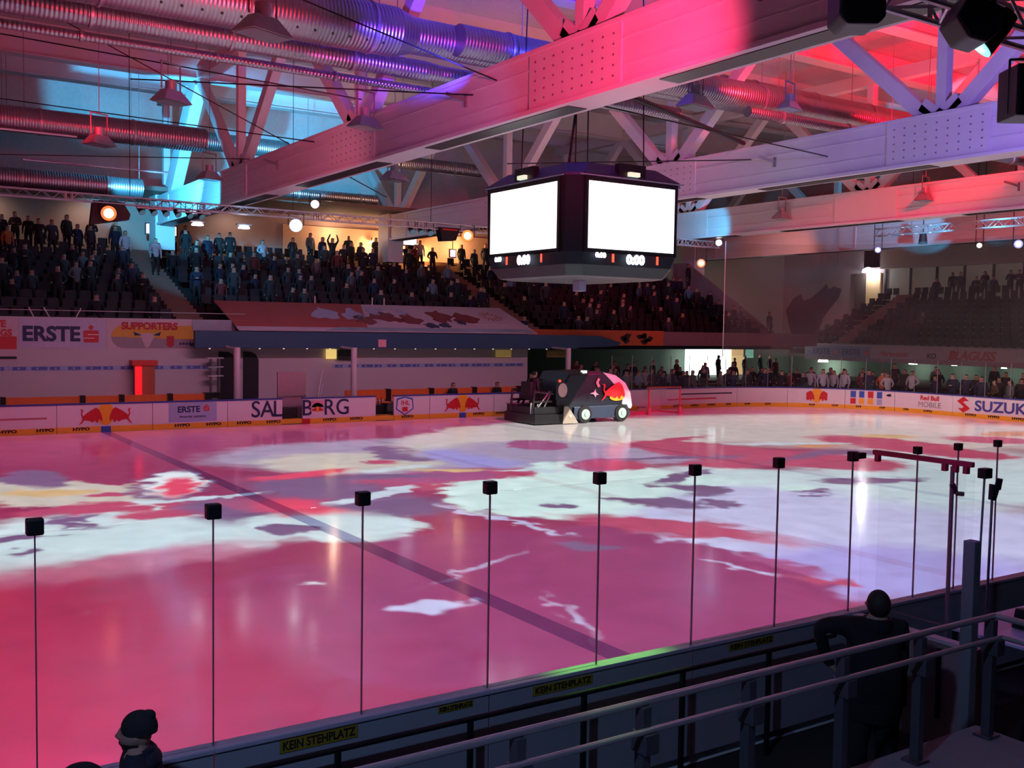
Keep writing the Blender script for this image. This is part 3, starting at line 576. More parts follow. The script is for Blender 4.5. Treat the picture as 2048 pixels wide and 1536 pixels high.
flat('s_emblem', [(u*K, v*K) for u, v in ((0, 1), (.75, .45), (.2, .45), (-.05, .28), (.9, -.45), (0, -1.05), (-.75, -.5), (-.2, -.5), (.05, -.3), (-.9, .40))], frame(S0+12.95, .58), REDP, t)
ftext(S0+14.8, 'SUZUKI', 1, .54, .66, mat('blue_lettering_print', (.05, .07, .30), .5, noise=0), t, bold=.016, xs=1.15, name='blue_lettering')
t = board(S0+17.5, S0+24, 'plain white rink board at the right end of the rink')
# glass above the far corner and end boards: one pane each
s = 15.0; i = 0
while s < S0+22:
    m = strip(MB(), s+.01, s+1.19, .03, .045, 1.0, 2.55); o = m.build('dasher_glass', GLASS)
    tag(o, 'clear glass pane standing on the far corner and end boards', 'glass pane', 'glass panes around the far end')
    p, a = bpos(s); q = MB(); q.tube(p+Vector((0, .04, 1.0)), p+Vector((0, .04, 2.55)), .018, 6)
    tag(q.build('glass_post', GREY), 'slim post between the glass panes of the far corner and end boards', 'glass post', 'slim glass posts around the far end')
    s += 1.2
# safety net hanging above the end glass
s = S0+.6; m = strip(MB(), s, S0+24, .05, .06, 2.55, 8.15, step=.8); tag(m.build('safety_net', NETM), 'sheer safety net hanging above the end boards', 'net')
m = MB(); m.tube(bpos(s)[0]+Vector((0, .05, 2.5)), bpos(s)[0]+Vector((0, .05, 8.2)), .025, 6, m=STEEL); tag(m.build('net_edge_rope', STEEL), 'pale rope at the left edge of the safety net', 'rope')

# open gates
t = MB(); t.box(-.77, .02, 30.02, 30.6, 0.02, .20, YELL); 
o = t.build('gate_threshold', YELL); tag(o, 'yellow gate threshold in the boards, left of the letter B', 'threshold')
t = MB(); t.box(3.08, 3.87, 30.0, 30.6, 0.02, .20, YELL); tag(t.build('gate_threshold', YELL), 'yellow gate threshold beside the shield crest', 'threshold')
t = MB(); t.box(-.72, -.05, 30.3, 30.5, .20, .62); tag(t.build('rubber_mat_box', BLACKP, bevel=.02), 'black box standing in the left open gate', 'box')
t = thing('gate_door', 'brown pink gate door standing open behind the boards', 'gate', (-.35, 30.7, 0))
m = MB(); m.box(-.72, .42, 30.66, 30.74, 0, 1.95); m.build('door_panel', mat('brown_pink_panel', (.36, .20, .24), .5), t, bevel=.01)
m = MB(); m.box(-.72, .42, 30.62, 30.66, 1.0, 1.04); m.build('door_bar', GREY, t)
t = thing('hockey_stick_rack', 'dark rack of sticks standing in the second gate', 'rack', (3.5, 30.9, 0))
m = MB(); m.box(3.15, 3.85, 30.8, 31.1, .0, .55); m.build('rack_box', BLACKP, t)
for k in range(5):
    m = MB(); m.tube((3.22+k*.14, 30.95, .5), (3.2+k*.145, 30.98, .80+.06*(k % 3)), .018, 6); m.build('stick', DARK, t)

# ================================================================= near boards, glass and hand rail
t0 = [(-24, -15.65, 'left')]
SX = [-13.54+1.055*i for i in range(-3, 8)]
xs = [-24, -12.49, -10.38, -8.27, -6.16, 3.0]
lbs = ('near rink board at the bottom left corner, behind the man in the cap', 'near rink board with the first yellow sticker KEIN STEHPLATZ', 'near rink board with the green lit cap rail', 'near rink board behind the standing man in black', 'near rink board running on behind the penalty box')
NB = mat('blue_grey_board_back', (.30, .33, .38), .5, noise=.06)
nb = []
for i in range(5):
    t = thing('dasher_board', lbs[i], 'rink board', ((xs[i]+xs[i+1])/2, 0, 0)); nb.append(t)
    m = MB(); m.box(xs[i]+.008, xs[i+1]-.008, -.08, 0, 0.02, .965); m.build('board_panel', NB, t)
    m = MB(); m.box(xs[i], xs[i+1], -.095, .03, .965, 1.0); m.build('cap_rail', mat('pale_cap_plastic', (.45, .42, .55), .3), t, bevel=.008)
    m = MB(); m.box(xs[i]+.008, xs[i+1]-.008, 0, .012, 0.02, .2); m.build('kick_plate', YELL, t)
STK = ((-12.05, -11.48, .865, .955, 'KEIN STEHPLATZ', 1), (-10.83, -10.53, .90, .95, 'KEIN STEHPLATZ', 1), (-9.98, -9.39, .87, .945, 'KEIN STEHPLATZ', 2), (-7.84, -7.27, .88, .945, 'KEIN STEHPLATZ', 3))
for i, (x0, x1, z0, z1, s_, bi) in enumerate(STK):
    o = MB().box(x0, x1, -.086, -.08, z0, z1).build('warning_sticker', YSIGN, nb[bi])
    text(s_, (z1-z0)*.95, ((x0+x1)/2, -.088, (z0+z1)/2), 0, BLACKI, o, 'sticker_lettering', .002, xs=(x1-x0)/((z1-z0)*.95*8.2), bold=.001)
HC = 2.563
names = ['tall clear glass pane on the near boards, %s' % s for s in ('far left, outside the cap of the beanie man', 'second from left', 'behind the beanie', 'third from left edge', 'left of the middle', 'at the middle of the photo', 'right of the middle', 'above the green lit rail', 'left of the standing man', 'behind the head of the standing man')]
for i, x in enumerate(SX):
    if i < 10:
        o = MB().box(x+.012, x+1.043, -.045, -.030, 1.0, HC-.05).build('dasher_glass', GLASS)
        tag(o, 'tall clear glass pane standing on the near boards', 'glass pane', 'tall glass panes on the near boards')
    if x < -15: continue
    k = i-3
    t = thing('glass_clamp_post', 'glass joint with a black top clip, %s from the left on the near boards' % ('first', 'second', 'third', 'fourth', 'fifth', 'sixth', 'seventh', 'eighth', 'ninth', 'tenth', 'eleventh')[k], 'glass joint', (x, 0, 1.0), group='joints between the near glass panes')
    m = MB(); m.box(x-.004, x+.004, -.046, -.029, 1.0, HC-.05); m.build('joint_strip', GREY, t)
    m = MB(); m.box(x-.048, x+.048, -.075, 0.0, HC-.065, HC+.035); m.build('top_clip', BLACKP, t, bevel=.012)
for i, x in enumerate((-5.12, -4.41, -3.67)):
    t = thing('glass_clamp_post', ('thin glass joint with a small clip behind the red bar', 'second small glass joint behind the penalty box', 'last small glass joint at the right edge')[i], 'glass joint', (x, 0, 1.0))
    m = MB(); m.box(x-.0035, x+.0035, -.046, -.029, 1.0, HC-.05); m.build('joint_strip', GREY, t)
    m = MB(); m.box(x-.038, x+.038, -.07, 0.0, HC-.05, HC+.03); m.build('top_clip', BLACKP, t, bevel=.01)
for x0, x1 in ((-6.16+1.055, -4.42), (-4.40, -3.68), (-3.66, -2.6)):
    o = MB().box(x0, x1, -.045, -.030, 1.0, HC-.05).build('dasher_glass', GLASS); tag(o, 'glass pane behind the penalty box', 'glass pane', 'glass panes behind the penalty box')
t = thing('wall_rail', 'thin dark handrail along the back of the near boards', 'handrail', (-9, -.25, 0))
m = MB(); m.tube((-15, -.25, .88), (-6.6, -.25, .88), .021, 10); m.build('rail_tube', DARK, t, smooth=True)
for k in range(6):
    x = -12.75+1.05*k; m = MB(); m.box(x-.018, x+.018, -.268, -.232, -.09, .87); m.build('rail_post', DARK, t)

# railing of the spectators platform
SLAB = mat('grey_platform_concrete', (.20, .22, .26), .8, noise=.15)
m = MB(); m.box(-16, -7.1, -9, -2.02, .0, .72); struct(m.build('floor_platform', SLAB, bevel=.02), 'grey concrete platform step at the bottom right')
t = thing('railing', 'two bar metal railing in front of the camera, lit purple', 'railing', (-10, -2.2, .72))
RAILM = mat('brushed_rail_steel', (.50, .48, .52), .35, .6)
m = MB(); m.tube((-16, -2.2, 1.64), (-7.2, -2.2, 1.64), .024, 14); m.tube((-7.2, -2.2, 1.64), (-7.2, -5, 1.64), .024, 14); m.build('top_bar', RAILM, t, smooth=True)
m = MB(); m.tube((-16, -2.26, 1.50), (-7.2, -2.26, 1.49), .019, 12); m.tube((-7.2, -2.26, 1.49), (-7.2, -5, 1.49), .019, 12); m.build('lower_bar', RAILM, t, smooth=True)
for x in (-13.3, -12.4, -11.54, -10.68, -9.83, -8.95, -8.12, -7.25):
    m = MB(); m.box(x-.032, x+.032, -2.24, -2.17, .72, 1.62); m.box(x-.05, x+.05, -2.29, -2.16, 1.36, 1.48); m.box(x-.07, x+.07, -2.27, -2.13, .72, .74); m.build('rail_post', mat('dark_post_steel', (.10, .10, .12), .5, .4), t, bevel=.006)

# penalty box on the right: side wall, glass, red bar, posts
t = thing('penalty_box_wall', 'brown side wall of the penalty box with a pale top edge', 'partition', (-6.1, -.8, 0))
m = MB(); m.box(-6.13, -6.07, -1.42, -.10, 0, .95); m.build('wall_panel', mat('brown_panel', (.30, .20, .20), .5), t)
m = MB(); m.box(-6.15, -6.05, -1.42, -.10, .95, .985); m.build('top_edge', mat('pale_pink_edge', (.65, .50, .52), .4), t)
for y in (-.70, -1.05): m = MB(); m.box(-6.16, -6.13, y-.015, y+.015, .25, .9); m.build('latch_bar', DARK, t)
o = MB().box(-6.106, -6.094, -1.30, -.12, .985, HC-.04).build('dasher_glass', GLASS); tag(o, 'glass pane on the side wall of the penalty box', 'glass pane')
t = thing('corner_post', 'thick grey metal post with a red lit edge at the end of the penalty box', 'post', (-6.38, -1.48, 0))
m = MB(); m.box(-6.44, -6.335, -1.54, -1.43, -.09, 2.0); m.build('post_tube', mat('grey_post_paint', (.22, .24, .27), .5), t, bevel=.012)
m = MB(); m.tube((-6.10, -1.36, .985), (-6.08, -1.38, HC-.05), .010, 8); m.tube((-6.38, -1.45, 1.2), (-6.10, -1.37, 1.2), .012, 6); m.build('glass_edge', GREY, t)
m = MB(); m.box(-6.13, -6.02, -1.42, -1.34, HC-.06, HC+.03); m.build('top_clip', BLACKP, t, bevel=.01)
t = MB(); t.box(-6.19, -6.08, -.14, -.07, HC-.03, HC+.03); tag(t.build('glass_clip', BLACKP, bevel=.01), 'small black clip on the glass beside the long red bar', 'clip')
REDB = mat('red_padded_bar', (.55, .03, .07), .5)
t = thing('red_glass_bar', 'long red bar with three lugs lying on top of the penalty box glass', 'bar', (-5.76, -.5, HC))
m = MB(); m.bar((-5.76, .02, HC), (-5.76, -1.07, HC), .05, .05); m.build('bar', REDB, t, bevel=.01)
for y in (-.03, -.78, -.89, -1.0): m = MB(); m.box(-5.785, -5.735, y-.022, y+.022, HC-.09, HC-.02); m.build('lug', REDB, t)
o = MB().box(-5.766, -5.754, -1.0, -.06, 1.0, HC-.03).build('dasher_glass', GLASS); tag(o, 'glass pane of the penalty box door under the red bar', 'glass pane')
t = thing('door_post', 'slim steel door post with a black hook under the red bar', 'post', (-5.76, -.87, 0))
m = MB(); m.tube((-5.76, -.86, 0), (-5.76, -.86, HC-.04), .02, 10); m.build('post_tube', mat('reddish_steel', (.35, .22, .24), .4, .5), t, smooth=True)
m = MB(); m.bar((-5.76, -.86, 2.36), (-5.73, -.88, 2.27), .04, .05); m.bar((-5.73, -.88, 2.27), (-5.70, -.95, 2.27), .04, .04); m.build('hook', BLACKP, t, bevel=.008)
t = thing('microphone_stand', 'thin stand with a black clamp beside the corner post', 'stand', (-5.72, -1.24, 0))
m = MB(); m.tube((-5.74, -1.23, 0), (-5.72, -1.24, 2.30), .012, 8); m.build('pole', GREY, t)
m = MB(); m.tube((-5.72, -1.24, 2.26), (-5.70, -1.25, 2.40), .035, 8, r2=.05); m.tube((-5.69, -1.27, 2.36), (-5.68, -1.28, 2.46), .03, 8); m.build('clamp', BLACKP, t)
t = thing('timekeeper_table', 'table beside the penalty box with a violet lit top', 'table', (-4.9, -1.25, 0))
m = MB(); m.box(-5.75, -3.6, -1.65, -.82, .97, 1.0); m.build('table_top', mat('pale_table_laminate', (.6, .58, .65), .3), t, bevel=.006)
for x, y in ((-5.65, -1.6), (-5.65, -.88), (-3.7, -1.6), (-3.7, -.88)): m = MB(); m.box(x-.02, x+.02, y-.02, y+.02, 0, .97); m.build('leg', DARK, t)
m = MB(); m.prism([(-.16, 0), (.16, 0), (.12, .16), (-.10, .18)], lambda u, v, k: (-5.1+u, -1.48+.28*k, 1.0+v)); tag(m.build('equipment_case', BLACKP, bevel=.015), 'black equipment case on the violet lit table', 'case')
# ================================================================= banners and benches on the far side
def panel(name, x0, x1, z0, z1, y, mt, par=None, th=.015): return MB().box(x0, x1, y-th, y, z0, z1).build(name, mt, par)
def tfar(s_, x, y, z, size, mt, par, **k): return text(s_, size, (x, y-.004, z), 0, mt, par, **k)
def FM(x, y, z): return Matrix.Translation((x, y, z))
t = thing('wall_banner', 'large pale banner with the dark word ERSTE and a red S emblem', 'banner', (-7.8, 33.98, 3.3))
panel('banner_cloth', -9.2, -6.25, 2.76, 3.84, 33.985, mat('lavender_banner_cloth', (.50, .47, .62), .7), t)
tfar('ERSTE', -8.12, 33.965, 3.26, .74, NAVY, t, name='erste_lettering', bold=.028, xs=1.0); slogo(FM(-6.75, 33.962, 3.20), t, .54)
t = thing('wall_banner', 'white banner with red lettering above a red picture at the left edge', 'banner', (-9.7, 33.98, 3.2))
panel('banner_cloth', -12, -9.22, 2.3, 3.84, 33.98, mat('pinkish_banner_cloth', (.58, .46, .50), .7), t)
tfar('WHITE', -10.15, 33.96, 3.62, .34, REDP, t, name='lettering', bold=.015); tfar('GS', -9.62, 33.96, 3.30, .32, REDP, t, name='lettering', bold=.015)
panel('picture', -12, -9.28, 2.72, 3.18, 33.96, REDP, t); panel('dark_strip', -12, -9.28, 2.36, 2.46, 33.96, BLACKI, t)
t = thing('wall_banner', 'rounded yellow and grey supporters banner with a white bull head', 'banner', (-4.4, 33.98, 3.3))
panel('banner_cloth', -6.2, -1.6, 2.70, 3.84, 33.985, MC['pinkish_banner_cloth'], t)
pts = [(-5.55+.48*math.cos(math.radians(a)), 3.2+.44*math.sin(math.radians(a))) for a in range(90, 271, 15)]+[(-2.7, 2.76), (-2.7, 3.64)]
flat('grey_field', pts, FM(0, 33.966, 0), mat('mauve_grey_print', (.30, .24, .27), .6, noise=.1), t)
pts2 = [(-5.55+.48*math.cos(math.radians(a)), 3.2+.44*math.sin(math.radians(a))) for a in range(90, 181, 15)]+[(-2.7, 3.10), (-2.7, 3.64)]
flat('yellow_field', pts2, FM(0, 33.958, 0), mat('mustard_print', (.62, .33, .04), .6, noise=.1), t)
tfar('SUPPORTERS', -4.62, 33.95, 3.60, .37, mat('dark_red_print', (.42, .02, .03), .6, noise=0), t, name='lettering', bold=.018, xs=.98)
flat('bull_head', [(-.30, .16), (-.12, .20), (.12, .20), (.30, .14), (.22, -.02), (.14, -.16), (.06, -.34), (-.06, -.36), (-.14, -.18), (-.20, 0)], FM(-4.72, 33.948, 3.14), mat('pale_pink_print', (.55, .42, .46), .6, noise=0), t)
for sg in (-1, 1): flat('horn', [(sg*.20, .12), (sg*.46, .10), (sg*.52, .26), (sg*.36, .20)], FM(-4.72, 33.946, 3.14), NAVY, t)
flat('crest', [(-.14, .22), (.14, .22), (.14, -.14), (0, -.24), (-.14, -.14)], FM(-3.85, 33.948, 3.02), MC['dark_red_print'], t); m = MB(); [m.box(-3.5+i*.12, -3.42+i*.12, 33.94, 33.95, 2.9, 2.98+.02*(i % 2)) for i in range(5)]; m.build('small_print', NAVY, t)
# blue printed strip along the wall
STR1 = mat('blue_strip_print', (.10, .13, .42), .6, noise=0)
for x0, x1, lab in ((-12, -1.0, 'left of the posts'), (2.95, 12.8, 'right of the middle')):
    t = thing('wall_strip', 'narrow strip of blue and white printed blocks along the far wall, '+lab, 'strip', ((x0+x1)/2, 33.99, 2.0))
    panel('strip_base', x0, x1, 1.93, 2.10, 33.992, LBLU, t)
    m = MB(); x = x0+.1; k = 0
    while x < x1-.4: m.box(x, x+.34+.1*(k % 3), 33.97, 33.978, 1.955, 2.075); x += .62; k += 1
    m.build('printed_block', STR1, t)
    m = MB(); x = x0+.2
    while x < x1-.4: m.tube((x+.1, 33.966, 2.015), (x+.1, 33.97, 2.015), .04, 10); x += .62
    m.build('printed_ring', LBLU, t)
# canopy over the benches
t = thing('bench_canopy', 'long navy canopy over the players benches', 'canopy', (7, 33, 3))
m = MB(); m.box(-3.2, 15.2, 32.9, 33.1, 2.80, 3.46); m.build('fascia', NAVYP, t, bevel=.02)
m = MB(); m.box(-3.1, 15.1, 33.1, 33.95, 2.86, 2.95); m.build('soffit', DCONC, t)
m = MB(); m.prism([(15.2, 2.86), (17.6, 2.92), (17.9, 3.1), (16.6, 3.42), (15.2, 3.46)], lambda u, v, k: (u, 32.92+.6*k, v)); m.build('canopy_tip', NAVYP, t)
for k in range(18):
    m = MB(); m.tube((-2.6+k*1.0, 33.0, 2.76), (-2.6+k*1.0, 33.0, 2.80), .035, 10); m.build('downlight', mat('dim_downlight', (.5, .5, .5), .4, emit=(1, .8, .75), es=.7), t)
m = MB(); m.box(4.55, 4.92, 32.87, 32.9, 2.86, 3.18); m.build('number_plate', MC['pink_print'], t)
for x, lab in ((-1.98, 'left'), (2.85, 'middle'), (13.65, 'right')):
    m = MB(); m.tube((x, 31.6, -.05), (x, 31.6, 2.86), .125, 20); m.tube((x, 31.6, 2.80), (x, 33.0, 2.86), .05, 8); tag(m.build('round_pillar', mat('pale_pillar_paint', (.62, .52, .56), .6, noise=.04), smooth=True), 'pale round pillar under the navy canopy, the %s one of three' % lab, 'pillar', 'pale pillars of the bench canopy')
# sloped canopy banner
t = thing('canopy_banner', 'sloping red and white banner with dark bull figures on the canopy', 'banner', (6, 34.5, 4))
def slope(u, v, k, d=0): return (u, 33.0+v*3.4-.02*k, 3.47+v*1.22+.02+.03*k+d)
def sl(name, pts, mt, d=0): m = MB(); m.prism(pts, lambda u, v, k: slope(u, v, k, d)); return m.build(name, mt, t)
RB = mat('dull_red_banner_cloth', (.40, .05, .05), .7, noise=.15, nscale=.8); PB = mat('pink_white_banner_cloth', (.56, .42, .50), .7, noise=.05)
sl('white_cloth', [(-1.45, 0), (12.86, 0), (12.86, 1), (-1.45, .98)], PB); sl('red_cloth', [(-1.45, .12), (4.3, .12), (5.3, .98), (-1.45, .98)], RB, .012)
sl('grey_blue_edge', [(2.2, .01), (12.8, .01), (12.6, .14), (3.0, .12)], mat('grey_blue_print', (.28, .34, .42), .7, noise=.3, nscale=1.5), .018)
random.seed(11)
def blot(cx, cv, rx, rv, n=15, j=.45): return [(cx+rx*(1+random.uniform(-j, j))*math.cos(2*PI*i/n), cv+rv*(1+random.uniform(-j, j))*math.sin(2*PI*i/n)) for i in range(n)]
LAV = mat('lavender_print', (.42, .38, .55), .7, noise=0); DR = mat('maroon_print', (.22, .03, .04), .7, noise=.2)
for cx, cv, rx, rv, mm in ((3.0, .55, .55, .22, LAV), (4.3, .55, .45, .2, LAV), (5.6, .75, .6, .15, LAV), (4.6, .42, .5, .14, DR), (5.8, .5, .7, .18, DR), (6.9, .45, .5, .14, DR), (8.6, .55, .65, .2, DR), (9.9, .5, .6, .18, DR), (6.9, .7, .25, .1, LAV), (7.6, .22, .3, .08, NAVY), (8.3, .24, .25, .07, NAVY), (9.4, .35, .18, .08, NAVY)):
    sl('bull_figure', blot(cx, cv, rx, rv), mm, .03)
m = MB(); 
for i in range(14):
    a = 2*PI*i/14; m.bar(slope(11.5+.25*math.cos(a), .6+.07*math.sin(a), 0, .06), slope(11.5+.62*math.cos(a), .6+.17*math.sin(a), 0, .06), .06, .01)
m.build('sun_ring', mat('orange_red_print', (.55, .14, .06), .7, noise=0), t)
for x in (3.1, 5.9, 6.5):
    m = MB(); m.tube((x, 36.35, 4.7), (x, 36.35, 5.05), .03, 8); tag(m.build('rail_stub', WHITE), 'short white post stub at the upper edge of the sloping banner', 'post', 'white post stubs above the canopy banner')
o = panel('parapet_plaque', -3.0, -1.45, 3.47, 3.9, 33.9, mat('grey_blue_panel', (.32, .36, .44), .6)); tag(o, 'small grey blue plaque between the supporters banner and the red banner', 'plaque')
# parapets right of the canopy
t = thing('parapet_banner', 'orange red banner on the parapet above the standing crowd', 'banner', (17, 34, 3.4)); panel('banner_cloth', 12.9, 21.5, 2.95, 3.72, 34.0, mat('orange_red_cloth', (.50, .10, .03), .7, noise=.15), t, th=.12)
random.seed(5)
m = MB()
for k in range(9): m.prism(blot(19.7+random.uniform(-.9, .9), 3.3+random.uniform(-.2, .2), .22, .12, 9), lambda u, v, q: (u, 33.87-.006*q, v))
m.build('dark_figures', BLACKI, t)
t = thing('parapet_banner', 'dull grey pink banner on the parapet left of the bright doorway', 'banner', (26, 34, 3.4)); panel('banner_cloth', 21.5, 33.5, 2.95, 3.68, 34.0, mat('dull_pink_cloth', (.20, .13, .15), .7, noise=.15), t, th=.12)

# end fascia banners
def EM(y, z, d=0): return Matrix.Translation((35.97-d, y, z)) @ Matrix.Rotation(-PI/2, 4, 'Z')
def tend(s_, y, z, size, mt, par, **k): return text(s_, size, (35.966, y, z), -PI/2, mt, par, **k)
t = thing('fascia_banner', 'long pale banner on the end stand with sponsor lettering', 'banner', (36, 27, 2.6))
m = MB(); m.box(35.98, 36.05, 8, 36.9, 2.10, 3.08); m.build('banner_cloth', mat('grey_pink_cloth', (.40, .31, .34), .7, noise=.05), t)
m = MB(); m.box(35.972, 35.98, 32.0, 36.8, 2.30, 2.98); m.build('blue_field', mat('dim_blue_cloth', (.20, .27, .38), .7, noise=.1), t)
for y in (35.6, 33.4):
    tend('ERSTE', y, 2.62, .50, mat('dim_navy_print', (.04, .08, .18), .7, noise=0), t, name='erste_lettering', bold=.012); slogo(EM(y-1.12, 2.58, .01), t, .30)
tend('Ahrenstein', 30.4, 2.6, .44, MC['dark_red_print'], t, name='red_lettering', bold=.006); tend('KO', 28.0, 2.55, .40, BLACKI, t, name='black_lettering', bold=.01, shear=.2)
tend('BLAGUSS', 25.6, 2.62, .66, MC['dark_red_print'], t, name='red_lettering', bold=.022, shear=.25)
tend('MERASAN', 22.2, 2.74, .42, GREYP, t, name='grey_lettering'); tend('SPORT', 22.2, 2.34, .26, GREYP, t, name='small_grey_lettering', xs=1.6)
m = MB(); m.box(35.9, 36.0, 8, 36.9, 3.08, 3.12); m.build('top_trim', GREY, t)
# benches and things on the far wall
for i, (x0, x1) in enumerate(((-12, -9.95), (-9.8, -7.35), (-7.2, -6.0), (-5.85, -4.25), (-4.1, -2.85), (3.0, 4.9), (5.1, 7.0), (7.2, 9.2), (9.4, 11.6))):
    t = thing('players_bench', 'orange players bench with a low back behind the boards, %s from the left' % ('first', 'second', 'third', 'fourth', 'fifth', 'sixth', 'seventh', 'eighth', 'ninth')[i], 'bench', ((x0+x1)/2, 32.8, 0), group='orange players benches')
    m = MB(); m.box(x0, x1, 32.3, 32.75, .50, .56); m.build('seat', ORANG, t, bevel=.01)
    m = MB(); m.box(x0, x1, 32.78, 32.84, .62, 1.05); m.build('backrest', ORANG, t, bevel=.01)
    for x in (x0+.2, x1-.2): m = MB(); m.box(x-.04, x+.04, 32.35, 32.8, -.08, .5); m.build('leg', DARK, t)
    m = MB(); m.box(x1-.02, x1+.14, 32.6, 32.9, .5, 1.08); m.build('end_cap', BLACKP, t)
t = thing('red_stand', 'red upright stand with a wide top shelf in front of the far wall', 'stand', (-4.97, 33.3, 0))
REDS = mat('glowing_red_stand_paint', (.62, .03, .02), .5, noise=.1)
m = MB(); m.box(-5.33, -4.62, 33.2, 33.6, -.05, 2.1); m.build('column', mat('brown_red_paint', (.42, .09, .04), .5), t, bevel=.02)
m = MB(); m.box(-5.46, -4.52, 33.15, 33.7, 2.12, 2.32); m.build('top_shelf', REDS, t, bevel=.02)
m = MB(); m.box(-5.36, -5.12, 33.12, 33.2, -.05, 2.1); m.build('lit_strip', mat('red_edge_glow', (.6, .01, .01), .5, emit=(1, .01, .02), es=.9), t)  # red fixture light on the column edge, put in as glow
for x0, x1, lab in ((-1.95, -1.28, 'dark doorway left of the first canopy pillar'), (-.95, -.33, 'dark round topped doorway right of the first canopy pillar')):
    m = MB(); pts = [(x0, 0), (x1, 0), (x1, 2.3), (x1-.12, 2.52), (x1-.3, 2.62), (x0, 2.64)]
    m.prism(pts, lambda u, v, k: (u, 33.9+.09*k, v)); o = m.build('door_1', mat('dark_door_opening', (.01, .012, .018), .7)); o['kind'] = 'structure'; o['label'] = lab
t = thing('umpire_stand', 'small grey metal stand with two shelves beside the dark doorway', 'stand', (-2.3, 33.3, 0))
for x in (-2.45, -2.15): m = MB(); m.box(x-.02, x+.02, 33.2, 33.5, 0, 2.4); m.build('frame_leg', GREY, t)
for z in (2.05, 2.4, 1.7): m = MB(); m.box(-2.6, -2.0, 33.15, 33.5, z-.02, z+.02); m.build('shelf', mat('pale_shelf', (.6, .6, .6), .5), t)
m = MB(); m.box(-2.75, -2.0, 33.0, 33.4, .85, 1.05); m.build('dark_tray', BLACKP, t)
YL = mat('lit_yellow_sign', (.5, .4, .1), .5, emit=(1.0, .72, .22), es=.75); YD = mat('dim_yellow_sign', (.55, .40, .08), .5, emit=(1, .7, .2), es=.10)
for x0, x1, z0, z1, mt, lab in ((2.6, 3.06, 2.33, 2.74, YL, 'bright yellow lit sign under the canopy, left of the middle pillar'), (11.1, 11.95, 2.38, 2.72, YD, 'dim yellow sign on the far wall under the canopy'), (14.0, 15.3, 2.36, 2.7, mat('very_dim_yellow_sign', (.30, .20, .05), .6), 'faint yellow sign right of the dim yellow one')):
    tag(panel('wall_sign', x0, x1, z0, z1, 33.9, mt, th=.06), lab, 'sign')
tag(panel('wall_sign_box', 3.1, 3.9, 2.3, 2.7, 33.9, BLACKP, th=.1), 'black box beside the bright yellow sign', 'box')
t = thing('wooden_ladder', 'thin pale poles leaning at the far wall beside the middle pillar', 'pole', (2.3, 33.6, 0))
m = MB(); m.tube((1.9, 33.3, 0.0), (2.4, 33.8, 1.9), .02, 6); m.build('pole', WHITE, t); m = MB(); m.tube((1.9, 33.4, 0.0), (2.45, 33.8, 1.3), .02, 6); m.build('pole', WHITE, t)
# bright doorway under the corner stand
LW = mat('lit_white_room', (.8, .85, .8), .7, emit=(.85, 1.0, .92), es=2.4)
m = MB(); m.box(30.55, 34.6, 41.9, 41.95, .3, 2.6); struct(m.build('window_1', LW), 'brightly lit white opening under the far corner stand')
m = MB(); m.box(34.65, 35.75, 41.9, 41.95, .9, 2.6); struct(m.build('window_2', mat('lit_cream_opening', (.7, .5, .25), .7, emit=(1, .62, .28), es=.45)), 'cream lit opening right of the bright one')
m = MB(); m.box(36.0, 36.7, 41.9, 41.95, 2.0, 2.6); struct(m.build('window_3', mat('lit_green_opening', (.3, .6, .5), .7, emit=(.3, .8, .62), es=.28)), 'small greenish opening under the far corner stand')
m = MB(); m.box(30.2, 36.2, 41.8, 41.95, 2.6, 2.78); struct(m.build('trim_1', mat('blue_door_trim', (.05, .08, .4), .5, emit=(.05, .1, .9), es=.12)), 'blue trim over the bright opening')
plight('doorway_light', (32.6, 40.6, 2.0), 160, (.85, 1, .92), .5)
# end wall: door, lamp, window band
m = MB(); m.box(44.86, 45.0, 38.2, 39.35, 5.3, 7.9); struct(m.build('door_2', mat('lit_beige_door', (.60, .42, .22), .6, emit=(1, .62, .3), es=.12)), 'beige lit door at the top of the end stand')
m = MB(); m.box(44.84, 45.0, 39.35, 40.3, 5.3, 7.9); struct(m.build('door_3', mat('brown_door_leaf', (.10, .07, .06), .7)), 'dark door leaf beside the beige lit door')
m = MB(); m.box(44.5, 45.0, 8, 38.0, 8.15, 9.6); struct(m.build('trim_2', mat('beige_lintel', (.46, .40, .34), .8)), 'beige band above the windows of the end stand')
for k in range(16):
    y1 = 37.7-k*1.95; m = MB(); m.box(44.9, 44.95, y1-1.8, y1, 6.0, 8.15); o = m.build('window_%d' % (k+4), mat('dim_window_pane', (.30, .29, .25), .4, emit=(.7, .62, .45), es=.045)); struct(o, 'dim window pane behind the end stand')
    m = MB(); m.box(44.82, 44.95, y1, y1+.15, 5.9, 8.15, BLACKP); struct(m.build('trim_%d' % (k+3), BLACKP), 'dark window mullion')
m = MB(); m.box(44.5, 44.9, 8, 38.0, 5.3, 6.0); struct(m.build('trim_20', mat('pale_sill_panel', (.45, .42, .36), .7)), 'pale sill panel below the windows')
def lamp(name, label, p, r, em, es, power, col, dome=True, group=None):
    t = thing(name, label, 'lamp', p, group=group)
    m = MB(); m.lathe([(r, 0), (r*.85, r*.45), (r*.4, r*.75), (.01, r*.85)], (p[0], p[1], p[2]-.3*r), 16); m.build('lit_glass', mat('lamp_glow_%s' % label[:12].replace(' ', '_'), (.8, .8, .8), .5, emit=em, es=es), t, smooth=True)
    m = MB(); m.tube((p[0], p[1], p[2]+r*.5), (p[0], p[1], p[2]+r*.5+.18), .03, 8); m.build('mount', DARK, t)
    l = plight(name+'_light', (p[0]-.3 if p[0] > 30 else p[0], p[1]-.35, p[2]-.3), power, col); return t
